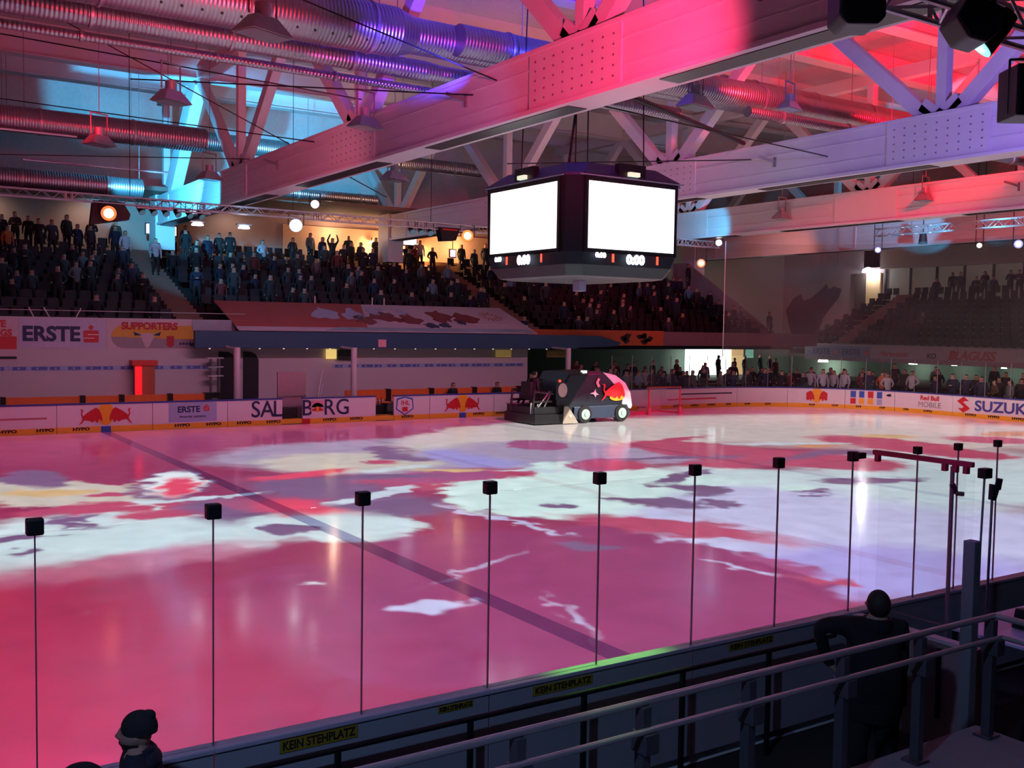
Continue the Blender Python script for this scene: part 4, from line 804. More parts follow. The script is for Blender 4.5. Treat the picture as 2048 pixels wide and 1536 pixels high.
lamp('wall_lamp', 'bright half round lamp over the beige door of the end stand', (44.7, 39.1, 8.1), .42, (.85, .88, 1), 9, 110, (.9, .9, 1))
for i, (y, z, p) in enumerate(((39.3, 1.9, 60), (32.4, 1.98, 22), (29.6, 1.98, 18), (26.5, 1.93, 18))):
    lamp('ceiling_lamp', ('big white lamp under the left end of the long end banner', 'greenish white lamp under the end banner, left of the next two', 'small white lamp under the end banner, between two others', 'small white lamp under the end banner at the far right')[i], (40.9-.3, y, z), .34 if i == 0 else .16+.10*(i == 1), (.9, 1, .85), 8, p, (.85, 1, .85))
# flat dark animal shape on the corner wall
t = thing('wall_figure', 'dark smoky shape of a rearing animal on the corner wall', 'mural', (44.9, 44.5, 6))
DFIG = mat('dark_wall_figure', (.10, .07, .09), .8, noise=.3, nscale=1.0)
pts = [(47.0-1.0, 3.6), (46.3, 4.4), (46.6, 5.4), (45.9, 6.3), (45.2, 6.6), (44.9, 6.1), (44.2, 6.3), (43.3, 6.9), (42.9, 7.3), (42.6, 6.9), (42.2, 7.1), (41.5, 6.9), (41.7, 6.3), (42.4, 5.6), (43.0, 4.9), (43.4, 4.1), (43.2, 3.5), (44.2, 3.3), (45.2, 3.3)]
m = MB(); m.prism(pts, lambda u, v, k: (44.99-.01*k, u, v)); m.build('animal_shape', DFIG, t)
# hospitality bar at the back of the far stand
t = thing('bar_counter', 'warm lit bar at the top of the far stand', 'bar', (12, 46.8, 7))
m = MB(); m.box(7.5, 19.5, 46.2, 46.5, 6.2, 7.55); m.build('counter', mat('brown_bar_wood', (.20, .10, .05), .5), t)
m = MB(); m.box(5.5, 20, 46.78, 46.88, 7.3, 9.2); m.build('back_wall', mat('cream_bar_wall', (.62, .42, .26), .7), t)
lamp('bar_lamp', 'glaring warm lamp inside the bar of the far stand', (13.4, 46.2, 8.35), .34, (1, .55, .25), 14, 420, (1, .50, .22))
lamp('bar_lamp', 'smaller warm lamp left of the glaring one in the bar', (10.6, 46.4, 8.5), .13, (1, .6, .3), 10, 130, (1, .55, .28))
plight('bar_light', (16.2, 45.9, 8.5), 120, (1, .55, .3))
plight('bar_light', (8.2, 45.9, 8.8), 110, (1, .6, .38))
def tv(label, x0, x1, z0, z1, y, col, es, tilt=0):
    t = thing('hanging_screen', label, 'screen', ((x0+x1)/2, y, z1))
    MB().box(x0-.06, x1+.06, y, y+.08, z0-.06, z1+.06).build('screen_frame', BLACKP, t)
    MB().box(x0, x1, y-.01, y, z0, z1).build('screen_face', mat('lit_'+label[:16].replace(' ', '_'), (.5, .5, .5), .4, emit=col, es=es), t)
    m = MB(); m.tube(((x0+x1)/2, y+.04, z1), ((x0+x1)/2, y+.04, 9.74), .025, 6); m.build('hanger', DARK, t)
tv('bright bluish screen hanging over the bar', 11.9, 12.72, 8.35, 8.85, 45.0, (.8, .75, 1), 3)
tv('small lilac screen at the right of the bar', 15.5, 15.85, 7.9, 8.3, 46.0, (.7, .5, 1), 2)
tv('bright white screen over the crowd at the left', -2.2, -1.42, 8.05, 8.5, 44.5, (.85, .8, 1), 4)
tv('small cream screen right of the bright white one', -1.15, -.78, 8.0, 8.45, 44.5, (1, .85, .6), 1.0)
# ================================================================= people
SKIN = mat('skin', (.42, .24, .18), .6, noise=.05); HAIR = mat('dark_hair', (.02, .014, .01), .7); TROU = mat('dark_trousers', (.012, .013, .018), .8)
JK = [mat('jacket_%s' % n, c, .8, noise=.15, nscale=8) for n, c in (('black', (.012, .012, .016)), ('charcoal', (.03, .03, .035)), ('navy', (.012, .018, .05)), ('dark_red', (.12, .012, .015)), ('orange', (.50, .10, .03)), ('white', (.42, .40, .45)), ('grey', (.12, .12, .14)), ('pale_blue', (.14, .20, .30)), ('brown', (.08, .045, .03)))]
def skeleton(pose):
    P = {}
    def s(k, x, y, z, r): P[k] = (Vector((x, y, z)), r)
    s('pel', 0, 0, .95, .145); s('spi', 0, 0, 1.14, .14); s('che', 0, .01, 1.33, .165); s('nec', 0, .02, 1.48, .065); s('hd0', 0, -.012, 1.585, .080); s('hd1', 0, .005, 1.66, .100); s('hd2', 0, .012, 1.72, .086); s('nos', 0, -.115, 1.60, .022)
    for sg, L in ((-1, 'l'), (1, 'r')):
        s('sh'+L, sg*.19, .01, 1.40, .075)
        if pose == 1: s('el'+L, sg*.30, -.06, 1.58, .05); s('wr'+L, sg*.20, -.12, 1.82, .035); s('ha'+L, sg*.17, -.12, 1.90, .04)
        elif pose == 2: s('el'+L, sg*.27, -.02, 1.14, .052); s('wr'+L, sg*.06, -.22, 1.18, .037); s('ha'+L, -sg*.04, -.24, 1.20, .04)
        elif pose == 4: s('el'+L, sg*.30, .05, 1.16, .052); s('wr'+L, sg*.22, -.14, 1.05, .036); s('ha'+L, sg*.18, -.2, 1.04, .04)
        else: s('el'+L, sg*.26, .03, 1.13, .052); s('wr'+L, sg*.25, -.04, .90, .036); s('ha'+L, sg*.245, -.06, .80, .038)
        s('hp'+L, sg*.10, 0, .88, .115)
        if pose == 3: s('kn'+L, sg*.13, -.42, .90, .075); s('an'+L, sg*.12, -.44, .50, .048); s('to'+L, sg*.12, -.56, .45, .042)
        else: s('kn'+L, sg*.115, -.01, .49, .068); s('an'+L, sg*.12, .02, .09, .048); s('to'+L, sg*.13, -.13, .04, .04)
    E_ = [('pel', 'spi'), ('spi', 'che'), ('che', 'nec'), ('nec', 'hd0'), ('hd0', 'hd1'), ('hd1', 'hd2'), ('hd0', 'nos')]
    for L in 'lr': E_ += [('che', 'sh'+L), ('sh'+L, 'el'+L), ('el'+L, 'wr'+L), ('wr'+L, 'ha'+L), ('pel', 'hp'+L), ('hp'+L, 'kn'+L), ('kn'+L, 'an'+L), ('an'+L, 'to'+L)]
    if pose == 3:
        for k in P: P[k] = (P[k][0]-Vector((0, 0, .44)), P[k][1])
    return P, E_
def skin_mesh(name, P, E_, root='pel', sub=1, flatten=None):
    me = bpy.data.meshes.new(name); keys = list(P); me.from_pydata([P[k][0] for k in keys], [(keys.index(a), keys.index(c)) for a, c in E_], [])
    o = bpy.data.objects.new(name, me); C.objects.link(o); o.modifiers.new('skin', 'SKIN')
    if sub: ms = o.modifiers.new('sub', 'SUBSURF'); ms.levels = sub; ms.render_levels = sub
    if not me.skin_vertices: me.attributes.new('skin', 'FLOAT', 'POINT')
    for i, k in enumerate(keys):
        r = P[k][1]; me.skin_vertices[0].data[i].radius = (r, r) if not isinstance(r, tuple) else r
        me.skin_vertices[0].data[i].use_root = (k == root)
    dg = bpy.context.evaluated_depsgraph_get(); dg.update()
    out = bpy.data.meshes.new_from_object(o.evaluated_get(dg)); bpy.data.objects.remove(o)
    for p in out.polygons: p.use_smooth = True
    return out
PART = {'hd0': 2, 'hd1': 2, 'hd2': 3, 'nos': 2, 'nec': 2, 'ha': 2, 'kn': 0, 'an': 0, 'to': 0, 'hp': 0, 'fi': 2, 'th': 2}
def paint(me, P, haircap=True):
    me.materials.clear()
    for x in (TROU, JK[0], SKIN, HAIR): me.materials.append(x)
    K = [(k, v[0], v[1]) for k, v in P.items()]
    for p in me.polygons:
        c = p.center; k = min(K, key=lambda q: (q[1]-c).length-q[2]*.8)[0]; idx = 1
        for key, v in PART.items():
            if k.startswith(key): idx = v
        if haircap and idx == 2 and k in ('hd1', 'hd0') and (c.z > P['hd1'][0].z+.015 or c.y > P['hd1'][0].y+.0): idx = 3
        p.material_index = idx
PM = []
for pose in range(5):
    P, E_ = skeleton(pose); me = skin_mesh('person_body', P, E_); paint(me, P); PM.append(me)
CN = ('black', 'charcoal', 'navy', 'dark red', 'orange', 'white', 'grey', 'pale blue', 'brown')
def person(x, y, z, rz, pose, ci, where, grp, scale=1.0, label=None):
    o = bpy.data.objects.new('person', PM[pose]); C.objects.link(o); o.location = (x, y, z); o.rotation_euler = (0, 0, rz); o.scale = (scale,)*3
    o.material_slots[1].link = 'OBJECT'; o.material_slots[1].material = JK[ci]
    doing = ('standing', 'standing with arms raised', 'standing with hands together', 'sitting', 'standing with bent arms')[pose]
    return tag(o, label or 'person in a %s jacket %s %s' % (CN[ci], doing, where), 'person', grp)
# seats of the stands
sm = MB(); sm.box(-.21, .21, -.20, .20, .40, .44); sm.prism([(-.21, .42), (.21, .42), (.22, .78), (.17, .83), (-.17, .83), (-.22, .78)], lambda u, v, k: (u, .18+.04*k+.05*(v-.42)/.4, v)); sm.box(-.03, .03, -.05, .18, 0, .42)
SEAT = sm.build('stadium_chair', SEATM, bevel=.012); seat_me = SEAT.data; bpy.data.objects.remove(SEAT)
def rowname(k, n): return 'row %s' % ('one two three four five six seven eight nine ten eleven twelve'.split()[k])
random.seed(21)
seatn = 0; COL = [0]*9+[1]*5+[2]*4+[3]*1+[5]*1+[6]*2+[7]*1+[8]*1
DIM = [0]*9+[1]*4+[2]*3+[8]*1+[6]*1
stuffm = MB()
def in_aisle(x): return -3.15 < x < -1.75 or 13.45 < x < 15.05
npeople = 0
for k in range(NROW):
    y = ROWY+k*ROWDY+.45; z = ROWZ+k*ROWDZ
    x = -12.5+.25*(k % 2)
    while x < 30:
        x += .55
        behind = (-1.6 < x < 13.2 and k < 3)
        if in_aisle(x) or behind: continue
        az = math.degrees(math.atan2(x-CAM[0], y-CAM[1]))
        if az < 6: continue
        occ = .46 if x < 13 else .34
        if k < 3 and x < -3: occ = .06
        if k >= NROW-2: occ = .60
        if k == NROW-1 and 1.5 < x < 3.6: occ = 0
        r = random.random()
        zone = 'left of the far stair' if x < -3 else ('in the far middle block' if x < 13.5 else 'in the far block behind the scoreboard')
        if r < occ*.62 and npeople < 265:
            stand = k >= NROW-3 or random.random() < .45
            pose = random.choice((0, 0, 0, 2, 4, 0, 1 if random.random() < .3 else 0)) if stand else 3
            ci = random.choice(COL if k > 3 else DIM)
            if x < -8 and k > 7: ci = random.choice((0, 0, 5, 4, 1))
            person(x, y-(.10 if stand else -.0), z+(0 if stand else .0), random.uniform(-.5, .5), pose, ci, zone, 'crowd '+zone, random.uniform(.94, 1.05)); npeople += 1
            continue
        if seatn < 180 and (k < 5 or r > .93):
            o = bpy.data.objects.new('stadium_chair', seat_me); C.objects.link(o); o.location = (x, y+.1, z); seatn += 1
            tag(o, 'dark folding seat '+zone, 'seat', 'dark seats '+zone)
        else:
            stuffm.box(x-.21, x+.21, y+.20, y+.25, z+.42, z+.83); stuffm.box(x-.21, x+.21, y-.15, y+.22, z+.38, z+.43)
tag(stuffm.build('stadium_chairs', SEATM), 'remaining dark seats filling the rows of the far stand', 'seats', kind='stuff')
# end stand seats
stuffm = MB(); n2 = 0; random.seed(4)
for k in range(EN):
    x = ERX+k*EDX+.5; z = ERZ+k*EDZ; y = 37.9
    while y > 20.5:
        y -= .55
        if 34.0+k*.07*2 < y < 35.5+k*.07*2: continue
        if k in (8, 9) and y < 33 and random.random() < .30:
            person(x-.2, y, z, -PI/2+random.uniform(-.4, .4), random.choice((0, 2, 4)), random.choice((0, 0, 1, 5) if k == 8 else (0, 0, 1)), 'at the top of the end stand', 'people at the top of the end stand'); continue
        if k < 6 and y < 34 and random.random() < .03:
            person(x-.2, y, z, -PI/2, 3, random.choice((0, 8, 6)), 'among the empty seats of the end stand', 'people seated in the end stand'); continue
        if n2 < 118:
            o = bpy.data.objects.new('stadium_chair', seat_me); C.objects.link(o); o.location = (x, y, z); o.rotation_euler = (0, 0, -PI/2); n2 += 1
            tag(o, 'dark folding seat in the end stand', 'seat', 'dark seats in the end stand')
        else: stuffm.box(x+.18, x+.23, y-.21, y+.21, z+.4, z+.83)
if stuffm.v: tag(stuffm.build('stadium_chairs', SEATM), 'remaining dark seats of the end stand', 'seats', kind='stuff')
# standing crowd behind the corner and end boards
random.seed(33)
for k in range(4):
    s = 13.8+.3*k; 
    while s < S0+18:
        s += random.uniform(.62, 1.05)+.12*k
        if s > S0+9 and random.random() < .35: continue
        p, a = bpos(s); n = Vector((math.sin(a), math.cos(a), 0)); q = p+n*(1.0+k*1.0)
        zf = .12+.16*min(4, int(max(0, ((q.y-31.4) if a < .7 else (q.x-29.6)/.9))))
        zone = 'behind the far corner boards' if s < S0+7 else 'behind the end boards'
        ci = random.choice((0, 0, 0, 1, 2, 2, 3, 5, 6, 6, 7, 8, 5)) if k < 2 else random.choice((0, 0, 1, 2, 6, 3))
        person(q.x, q.y, zf, -a+random.uniform(-.6, .6), random.choice((0, 0, 2, 4, 0)), ci, zone, 'crowd '+zone, random.uniform(.92, 1.06))
p, a = bpos(S0+8.4); n = Vector((math.sin(a), math.cos(a), 0)); q = p+n*1.3; person(q.x, q.y, .12, -a, 4, 4, '', None, 1.0, 'person in a bright orange jersey behind the end boards')
for x, ci, sc in ((31.2, 0, 1.0), (32.6, 0, .9), (33.5, 0, .98), (34.9, 0, 1.05), (35.8, 0, 1.0)):
    person(x, 39.6+.2*(ci % 2), .9-.35, .3, 0, ci, 'silhouetted in front of the bright opening', 'people in front of the bright opening', sc)
person(33.9, 37.4, .5, 0, 0, 3, '', None, .95, 'person in a dark red top right of the bright opening')
for x, y, lab in ((8.0, 31.5, 'dark clad person sitting on the players bench, left of the other'), (10.25, 31.4, 'dark clad person on the players bench near the ice resurfacer')):
    person(x, y+.95, .04, .2, 3, 0, '', None, 1.0, lab)
person(11.6, 31.6, .0, .1, 0, 0, '', None, 1.0, 'dark clad person standing behind the boards by the ice resurfacer')
# stairs of the far stand
person(-1.6-.8, ROWY+7.6, ROWZ+8*ROWDZ, .1, 0, 5, '', None, 1.0, 'person in a white top standing on the left stair of the far stand')
person(31.1, ROWY+8.0, ROWZ+9*ROWDZ, .4, 0, 0, '', None, 1.05, 'dark clad person standing alone on the stair by the corner parapet')

# ---- foreground figures (closer, with fingers)
def head_shape(c, yaw, s=1.0, zmax=9, grow=1.0, n=40, k=28):
    # head with brow, eye sockets, nose, lips, chin and ears; faces -Y
    g = lambda a, w: math.exp(-(a/w)**2)
    vs = []; fs = []
    for j in range(k+1):
        ph = PI*j/k
        for i in range(n):
            th = 2*PI*i/n; x = math.sin(ph)*math.cos(th); y = math.sin(ph)*math.sin(th); z = -math.cos(ph)
            jaw = 1-.26*max(0, -z)**1.5*(1 if y > -.2 else .8); X = x*.076*jaw; Y = y*.096*(1-.12*max(0, -z)*(y > 0)); Z = z*.118
            if y < 0:
                f = -y
                Y -= f*(.026*g(x, .20)*g(Z+.012, .020) + .012*g(x, .16)*g(Z-.010, .022) + .008*g(x, .5)*g(Z-.036, .014) + .009*g(x, .34)*g(Z+.052, .012) + .015*g(x, .4)*g(Z+.088, .020))
                Y += f*.010*(g(x-.42, .2)+g(x+.42, .2))*g(Z-.014, .016) + f*.005*g(x, .5)*g(Z+.068, .008)
            X += math.copysign(.012*g(y-.12, .16)*g(Z+.002, .026), x) if abs(x) > .6 else 0
            v = Vector((X*grow, Y*grow, Z*grow))*s; v = Matrix.Rotation(yaw, 3, 'Z') @ v; vs.append(v+Vector(c))
    for j in range(k):
        for i in range(n): fs.append((j*n+i, j*n+(i+1) % n, (j+1)*n+(i+1) % n, (j+1)*n+i))
    if zmax < 5: fs = [f for f in fs if sum((vs[q].z-c[2])/s for q in f)/4 < zmax and sum(vs[q].y-c[1] for q in f)/4 < .03]
    return vs, fs
def detailed(name, P, E_, M, label, jacket, head=None):
    me = skin_mesh(name, P, E_, sub=2); paint(me, P, haircap=False); me.materials[1] = jacket
    if head:
        vs, fs = head_shape(*head); bm = bmesh.new(); bm.from_mesh(me); bv = [bm.verts.new(v) for v in vs]
        for f in fs:
            try: q = bm.faces.new([bv[i] for i in f]); q.material_index = 2; q.smooth = True
            except Exception: pass
        bm.to_mesh(me); bm.free()
    t = bpy.data.objects.new('person', me); C.objects.link(t); t.matrix_world = M; tag(t, label, 'person'); return t
def fingers(P, E_, h, d, up, L):
    d = d.normalized(); side = d.cross(up).normalized()
    for i in range(4):
        b = h+d*.035+side*(.030-.02*i); ln = (.070, .078, .072, .058)[i]
        P['fi%s%da' % (L, i)] = (b, .010); P['fi%s%db' % (L, i)] = (b+d*ln*.55-up*.012, .009); P['fi%s%dc' % (L, i)] = (b+d*ln*.95-up*.035, .0075)
        E_ += [('ha'+L, 'fi%s%da' % (L, i)), ('fi%s%da' % (L, i), 'fi%s%db' % (L, i)), ('fi%s%db' % (L, i), 'fi%s%dc' % (L, i))]
    P['th%sa' % L] = (h+side*.045+d*.01, .012); P['th%sb' % L] = (h+side*.065+d*.045-up*.01, .010); E_ += [('ha'+L, 'th%sa' % L), ('th%sa' % L, 'th%sb' % L)]
V = Vector
# man in black: body seen from behind, left elbow out, head turned to the right
P, E_ = skeleton(0)
P.update({'che': (V((0, .02, 1.44)), .185), 'spi': (V((0, .02, 1.18)), .19), 'pel': (V((0, 0, .97)), .17), 'nec': (V((0, 0, 1.56)), .09), 'hd0': (V((-.01, 0, 1.62)), .06), 'hd1': (V((-.02, .01, 1.66)), .06), 'hd2': (V((-.02, .01, 1.70)), .05), 'nos': (V((-.02, .0, 1.64)), .04),
 'shl': (V((.17, 0, 1.54)), .09), 'ell': (V((.20, .02, 1.24)), .07), 'wrl': (V((.22, -.16, .98)), .045), 'hal': (V((.19, -.20, .95)), .042),
 'shr': (V((-.19, 0, 1.56)), .09), 'elr': (V((-.45, -.02, 1.54)), .068), 'wrr': (V((-.36, -.08, 1.27)), .045), 'har': (V((-.29, -.10, 1.17)), .042)})
P['hpl'] = (V((.10, 0, .88)), .13); P['hpr'] = (V((-.10, 0, .88)), .13); P['knl'] = (V((.12, -.03, .49)), .085); P['knr'] = (V((-.12, 0, .49)), .085)
for k in ('shr', 'elr', 'wrr', 'har', 'shl', 'ell', 'wrl', 'hal'): P[k] = (V((-P[k][0].x, P[k][0].y, P[k][0].z)), P[k][1])
fingers(P, E_, P['hal'][0], V((.1, -.6, -.5)), V((0, 0, 1)), 'l'); fingers(P, E_, P['har'][0], V((-.9, .1, -.3)), V((0, 0, 1)), 'r')
BJ = mat('black_winter_jacket', (.006, .006, .009), .85, noise=.2, nscale=20, bump=.3, bscale=30)
Rm = Matrix(((R0.x, F.x, 0, 0), (R0.y, F.y, 0, 0), (0, 0, 1, 0), (0, 0, 0, 1)))
man = detailed('man', P, E_, Matrix.Translation((-7.70, -1.52, -.09)) @ Matrix.Rotation(PI-YAW, 4, 'Z') @ Matrix.Rotation(0, 4, 'Z'), 'man in a black jacket standing at the near boards with one elbow out', BJ, head=((-.02, .0, 1.715), .7, 1.0))
def shell(name, src, k, cz, mt, par, M=None, sc=(1, 1, 1), c=(0, 0, 0), cut=None, n=20):
    m = MB(); prof = [(math.sin(PI*i/12), -math.cos(PI*i/12)) for i in range(cut or 0, 13)]
    m.lathe([(r, z) for r, z in prof], (0, 0, 0), n); o = m.build(name, mt, par, local=True, smooth=True)
    for v in o.data.vertices: v.co = Vector((v.co.x*sc[0]+c[0], v.co.y*sc[1]+c[1], v.co.z*sc[2]+c[2]))
    return o
shell('hair', None, 0, 0, HAIR, man, sc=(.090, .102, .112), c=(-.006, .026, 1.735), cut=2)
m = MB(); m.lathe([(.12, 0), (.125, .04), (.105, .09)], (0, .01, 1.53), 20); m.build('collar', BJ, man, local=True, smooth=True)
m = MB(); m.lathe([(.20, -.10), (.215, 0), (.21, .06)], (0, 0, 0), 20); o = m.build('jacket_hem', BJ, man, local=True, smooth=True)
for v in o.data.vertices: v.co = Vector((v.co.x*1.05, v.co.y*.85, v.co.z+.92))
# man with a knitted cap in profile, bottom left
P, E_ = skeleton(0)
for k in list(P):
    p_, r = P[k]; P[k] = (V((p_.x, p_.y, p_.z)), r)
for k in ('shl', 'shr'): P[k] = (V((P[k][0].x, .01, 1.44)), .09)
P.update({'che': (V((0, .03, 1.36)), .19), 'spi': (V((0, .02, 1.12)), .18), 'nec': (V((0, .0, 1.46)), .085), 'hd0': (V((0, 0, 1.54)), .062), 'hd1': (V((0, .01, 1.62)), .06), 'hd2': (V((0, .015, 1.67)), .05),
 'nos': (V((0, 0, 1.58)), .04)})
DJ = mat('dark_navy_coat', (.008, .012, .028), .85, noise=.2, nscale=20)
capman = detailed('man', P, E_, Matrix.Translation((-13.10, -.62, -.09)) @ Matrix.Rotation(-YAW-PI/2+.15, 4, 'Z') @ Matrix.Scale(.92, 4), 'bearded man with a knitted cap in profile at the bottom left', DJ, head=((0, -.005, 1.63), 0, 1.0))
vs, fs = head_shape((0, -.005, 1.63), 0, 1.0, -.035, 1.07); m = MB(); m.add(vs, fs); m.build('beard', HAIR, capman, local=True, smooth=True)
KN = mat('knitted_wool', (.015, .013, .016), .9, noise=.3, nscale=60, bump=.6, bscale=90)
shell('knitted_cap', None, 0, 0, KN, capman, sc=(.092, .112, .108), c=(0, .016, 1.672), cut=5)
shell('cap_tip', None, 0, 0, KN, capman, sc=(.035, .045, .035), c=(0, .070, 1.748), cut=4)
shell('hood', None, 0, 0, DJ, capman, sc=(.13, .075, .07), c=(0, .075, 1.465))
m = MB(); m.lathe([(.12, 0), (.115, .05), (.090, .12)], (0, .015, 1.43), 20); m.build('collar', DJ, capman, local=True, smooth=True)
P2 = {k: (v[0], v[1]) for k, v in P.items()}
capman2 = detailed('man', P2, E_, Matrix.Translation((-13.42, -.62, -.48)) @ Matrix.Rotation(-YAW-1.2, 4, 'Z'), 'dark capped head at the very bottom left corner, lower than the bearded man', DJ, head=((0, -.005, 1.63), 0, 1.0))
shell('knitted_cap', None, 0, 0, KN, capman2, sc=(.118, .14, .125), c=(0, .018, 1.665), cut=5)
# ================================================================= scoreboard
SBX0, SBX1, SBY0, SBY1 = -.06, 3.62, 12.95, 17.15
cx_, cy_ = (SBX0+SBX1)/2, (SBY0+SBY1)/2
t = thing('scoreboard', 'big dark four sided scoreboard cube with glaring white screens', 'scoreboard', (cx_, cy_, 5.2)); SB = t
HOUS = mat('dark_blue_black_housing', (.005, .009, .018), .85); HTOP = mat('navy_housing_top', (.015, .02, .09), .5)
def ring(hx, hy, ch, z): return [(cx_+sx, cy_+sy, z) for sx, sy in ((-hx+ch, -hy), (hx-ch, -hy), (hx, -hy+ch), (hx, hy-ch), (hx-ch, hy), (-hx+ch, hy), (-hx, hy-ch), (-hx, -hy+ch))]
def lofts(levels, m, mt=None):
    vs = [v for l in levels for v in l]; n = len(levels[0]); fs = [tuple(range(n-1, -1, -1)), tuple((len(levels)-1)*n+i for i in range(n))]
    for k in range(len(levels)-1):
        for i in range(n): fs.append((k*n+i, k*n+(i+1) % n, (k+1)*n+(i+1) % n, (k+1)*n+i))
    m.add(vs, fs, mt); return m
HX, HY = 1.80, 2.06
lofts([ring(HX-.10, HY-.10, .30, 5.32), ring(HX-.02, HY-.02, .30, 5.62), ring(HX, HY, .30, 7.42)], MB()).build('housing', HOUS, t, bevel=.015)
lofts([ring(HX-.45, HY-.45, .30, 5.02), ring(HX-.25, HY-.25, .30, 5.06), ring(HX-.10, HY-.10, .30, 5.32)], MB()).build('lower_skirt', mat('dull_grey_skirt', (.03, .03, .032), .4, .3), t)
lofts([ring(HX+.04, HY+.04, .32, 7.42), ring(HX+.04, HY+.04, .32, 7.48), ring(HX-.35, HY-.35, .4, 7.80)], MB()).build('top_cover', HTOP, t)
SCR = mat('lit_white_screen', (.9, .9, .9), .4, emit=(.92, 1.0, .98), es=1.5); LEDW = mat('white_led', (.9, .9, .9), .4, emit=(.95, .92, 1), es=4); LEDR = mat('red_led', (.8, .1, .05), .4, emit=(1, .04, .02), es=4)
def face(M, w, lab):
    # M maps local (u right, 0, z) to the face
    def P(u, d, z): return M @ Vector((u, -d, z))
    def slab(name, u0, u1, z0, z1, d0, d1, mt):
        m = MB(); m.add([P(u, d, z) for d in (d0, d1) for u, z in ((u0, z0), (u1, z0), (u1, z1), (u0, z1))], [(0, 1, 2, 3), (7, 6, 5, 4), (0, 4, 5, 1), (1, 5, 6, 2), (2, 6, 7, 3), (3, 7, 4, 0)], mt); return m.build(name, mt, t)
    slab('screen_bezel', -w/2-.10, w/2+.10, 5.60, 7.40, 0, .05, BLACKP); o = slab('screen', -w/2, w/2, 5.70, 7.30, .05, .06, SCR); o['label'] = 'glaring white screen'
    for s_, u, z, sz, mt, bd, xs in (('0:00', -w*.36, 5.54, .15, LEDW, .012, 1.2), ('1', -w*.22, 5.48, .26, LEDR, .012, 1.3), ('0:00', w*.04, 5.47, .30, LEDW, .02, 1.1), ('1', w*.30, 5.48, .26, LEDR, .012, 1.3)):
        cu = bpy.data.curves.new('d', 'FONT'); cu.body = s_; cu.size = sz; cu.extrude = .004; cu.offset = bd; cu.align_x = 'CENTER'; cu.align_y = 'CENTER'; cu.resolution_u = 3
        q = bpy.data.objects.new('d', cu); C.objects.link(q); dg = bpy.context.evaluated_depsgraph_get(); dg.update(); me = bpy.data.meshes.new_from_object(q.evaluated_get(dg)); bpy.data.objects.remove(q)
        me.transform(M @ Matrix.Translation((u, -.07, z)) @ Matrix.Rotation(PI/2, 4, 'X') @ Matrix.Diagonal((xs, 1, 1, 1))); me.materials.clear(); me.materials.append(mt); link(me, 'score_digits', t)
    slab('signal_lamp', -.16, .16, 7.50, 7.60, .02, .12, mat('pale_green_lamp', (.6, .8, .6), .4, emit=(.75, 1, .7), es=.8))
    slab('lamp_box', -.42, .42, 7.48, 7.80, -.15, .02, BLACKP); slab('top_edge_trim', -w/2-.25, w/2+.25, 7.42, 7.45, .02, .08, mat('dim_cyan_trim', (.2, .4, .45), .4))
face(Matrix.Translation((cx_, cy_-HY, 0)), 2.72, 'near')
face(Matrix.Translation((cx_-HX, cy_, 0)) @ Matrix.Rotation(-PI/2, 4, 'Z'), 3.0, 'left')
face(Matrix.Translation((cx_+HX, cy_, 0)) @ Matrix.Rotation(PI/2, 4, 'Z'), 3.0, 'right')
face(Matrix.Translation((cx_, cy_+HY, 0)) @ Matrix.Rotation(PI, 4, 'Z'), 2.72, 'back')
for sx in (-1, 1):
    for sy in (-1, 1):
        m = MB(); m.tube((cx_+sx*1.1, cy_+sy*1.2, 7.7), (cx_+sx*1.0, cy_+sy*1.1, 14.0), .018, 6); m.build('suspension_cable', DARK, t)
m = MB(); m.tube((cx_-1.1, cy_-.9, 7.7), (cx_-.75, cy_-.9, 10.2), .035, 6); m.tube((cx_-.75, cy_-.9, 10.2), (cx_-.9, cy_-.9, 14.2), .035, 6); m.build('power_cable', DARK, t)
m = MB(); m.box(cx_-.12, cx_+.12, cy_-.14, cy_+.14, 4.75, 5.05); m.build('lower_camera_box', LAV, t, bevel=.02)
m = MB(); m.bar((cx_-1.5, cy_-1.0, 14.2), (cx_+1.5, cy_-1.0, 14.2), .15, .2); m.build('suspension_beam', DARK, t)

# ================================================================= ice resurfacer
ZX, ZY = 8.55, 25.75
t = thing('ice_resurfacer', 'dark ice resurfacing machine with a white front and a red bull on its side', 'vehicle', (ZX+2, ZY+1, 0))
ZB = mat('navy_machine_paint', (.006, .010, .022), .45); ZW = mat('silver_white_paint', (.60, .58, .62), .4); RUB = mat('tyre_rubber', (.012, .012, .012), .8); MINT = mat('mint_hub_paint', (.42, .58, .52), .5)
body = [(.35, .50), (.35, .95), (.55, 1.55), (.75, 1.62), (1.0, 1.95), (2.55, 2.0), (3.25, 1.86), (3.75, 1.55), (4.02, 1.15), (4.12, .62), (4.05, .40), (1.0, .36)]
m = MB(); m.prism(body, lambda u, v, k: (ZX+u, ZY+.12+1.96*k, v)); m.build('body', ZB, t, bevel=.05)
m = MB(); m.prism([(1.15, .18), (1.15, .66), (3.85, .70), (4.05, .30), (3.9, .18)], lambda u, v, k: (ZX+u, ZY+.02+2.16*k, v)); m.build('skirt', mat('blue_grey_skirt_paint', (.035, .05, .09), .4), t, bevel=.02)
m = MB(); m.prism([(2.62, 2.03), (3.28, 1.90), (3.80, 1.58), (4.08, 1.16), (4.18, .62), (4.10, .50), (3.62, .66), (3.66, 1.0), (3.35, 1.40), (3.0, 1.72)], lambda u, v, k: (ZX+u, ZY+.08+2.04*k, v)); m.build('front_hood', ZW, t, bevel=.03)
m = MB(); m.prism([(.75, 1.62), (1.0, 2.02), (2.6, 2.07), (2.6, 2.0), (1.0, 1.94)], lambda u, v, k: (ZX+u, ZY+.2+1.8*k, v)); m.build('snow_tank_lid', mat('dark_grey_lid', (.03, .03, .035), .4), t)
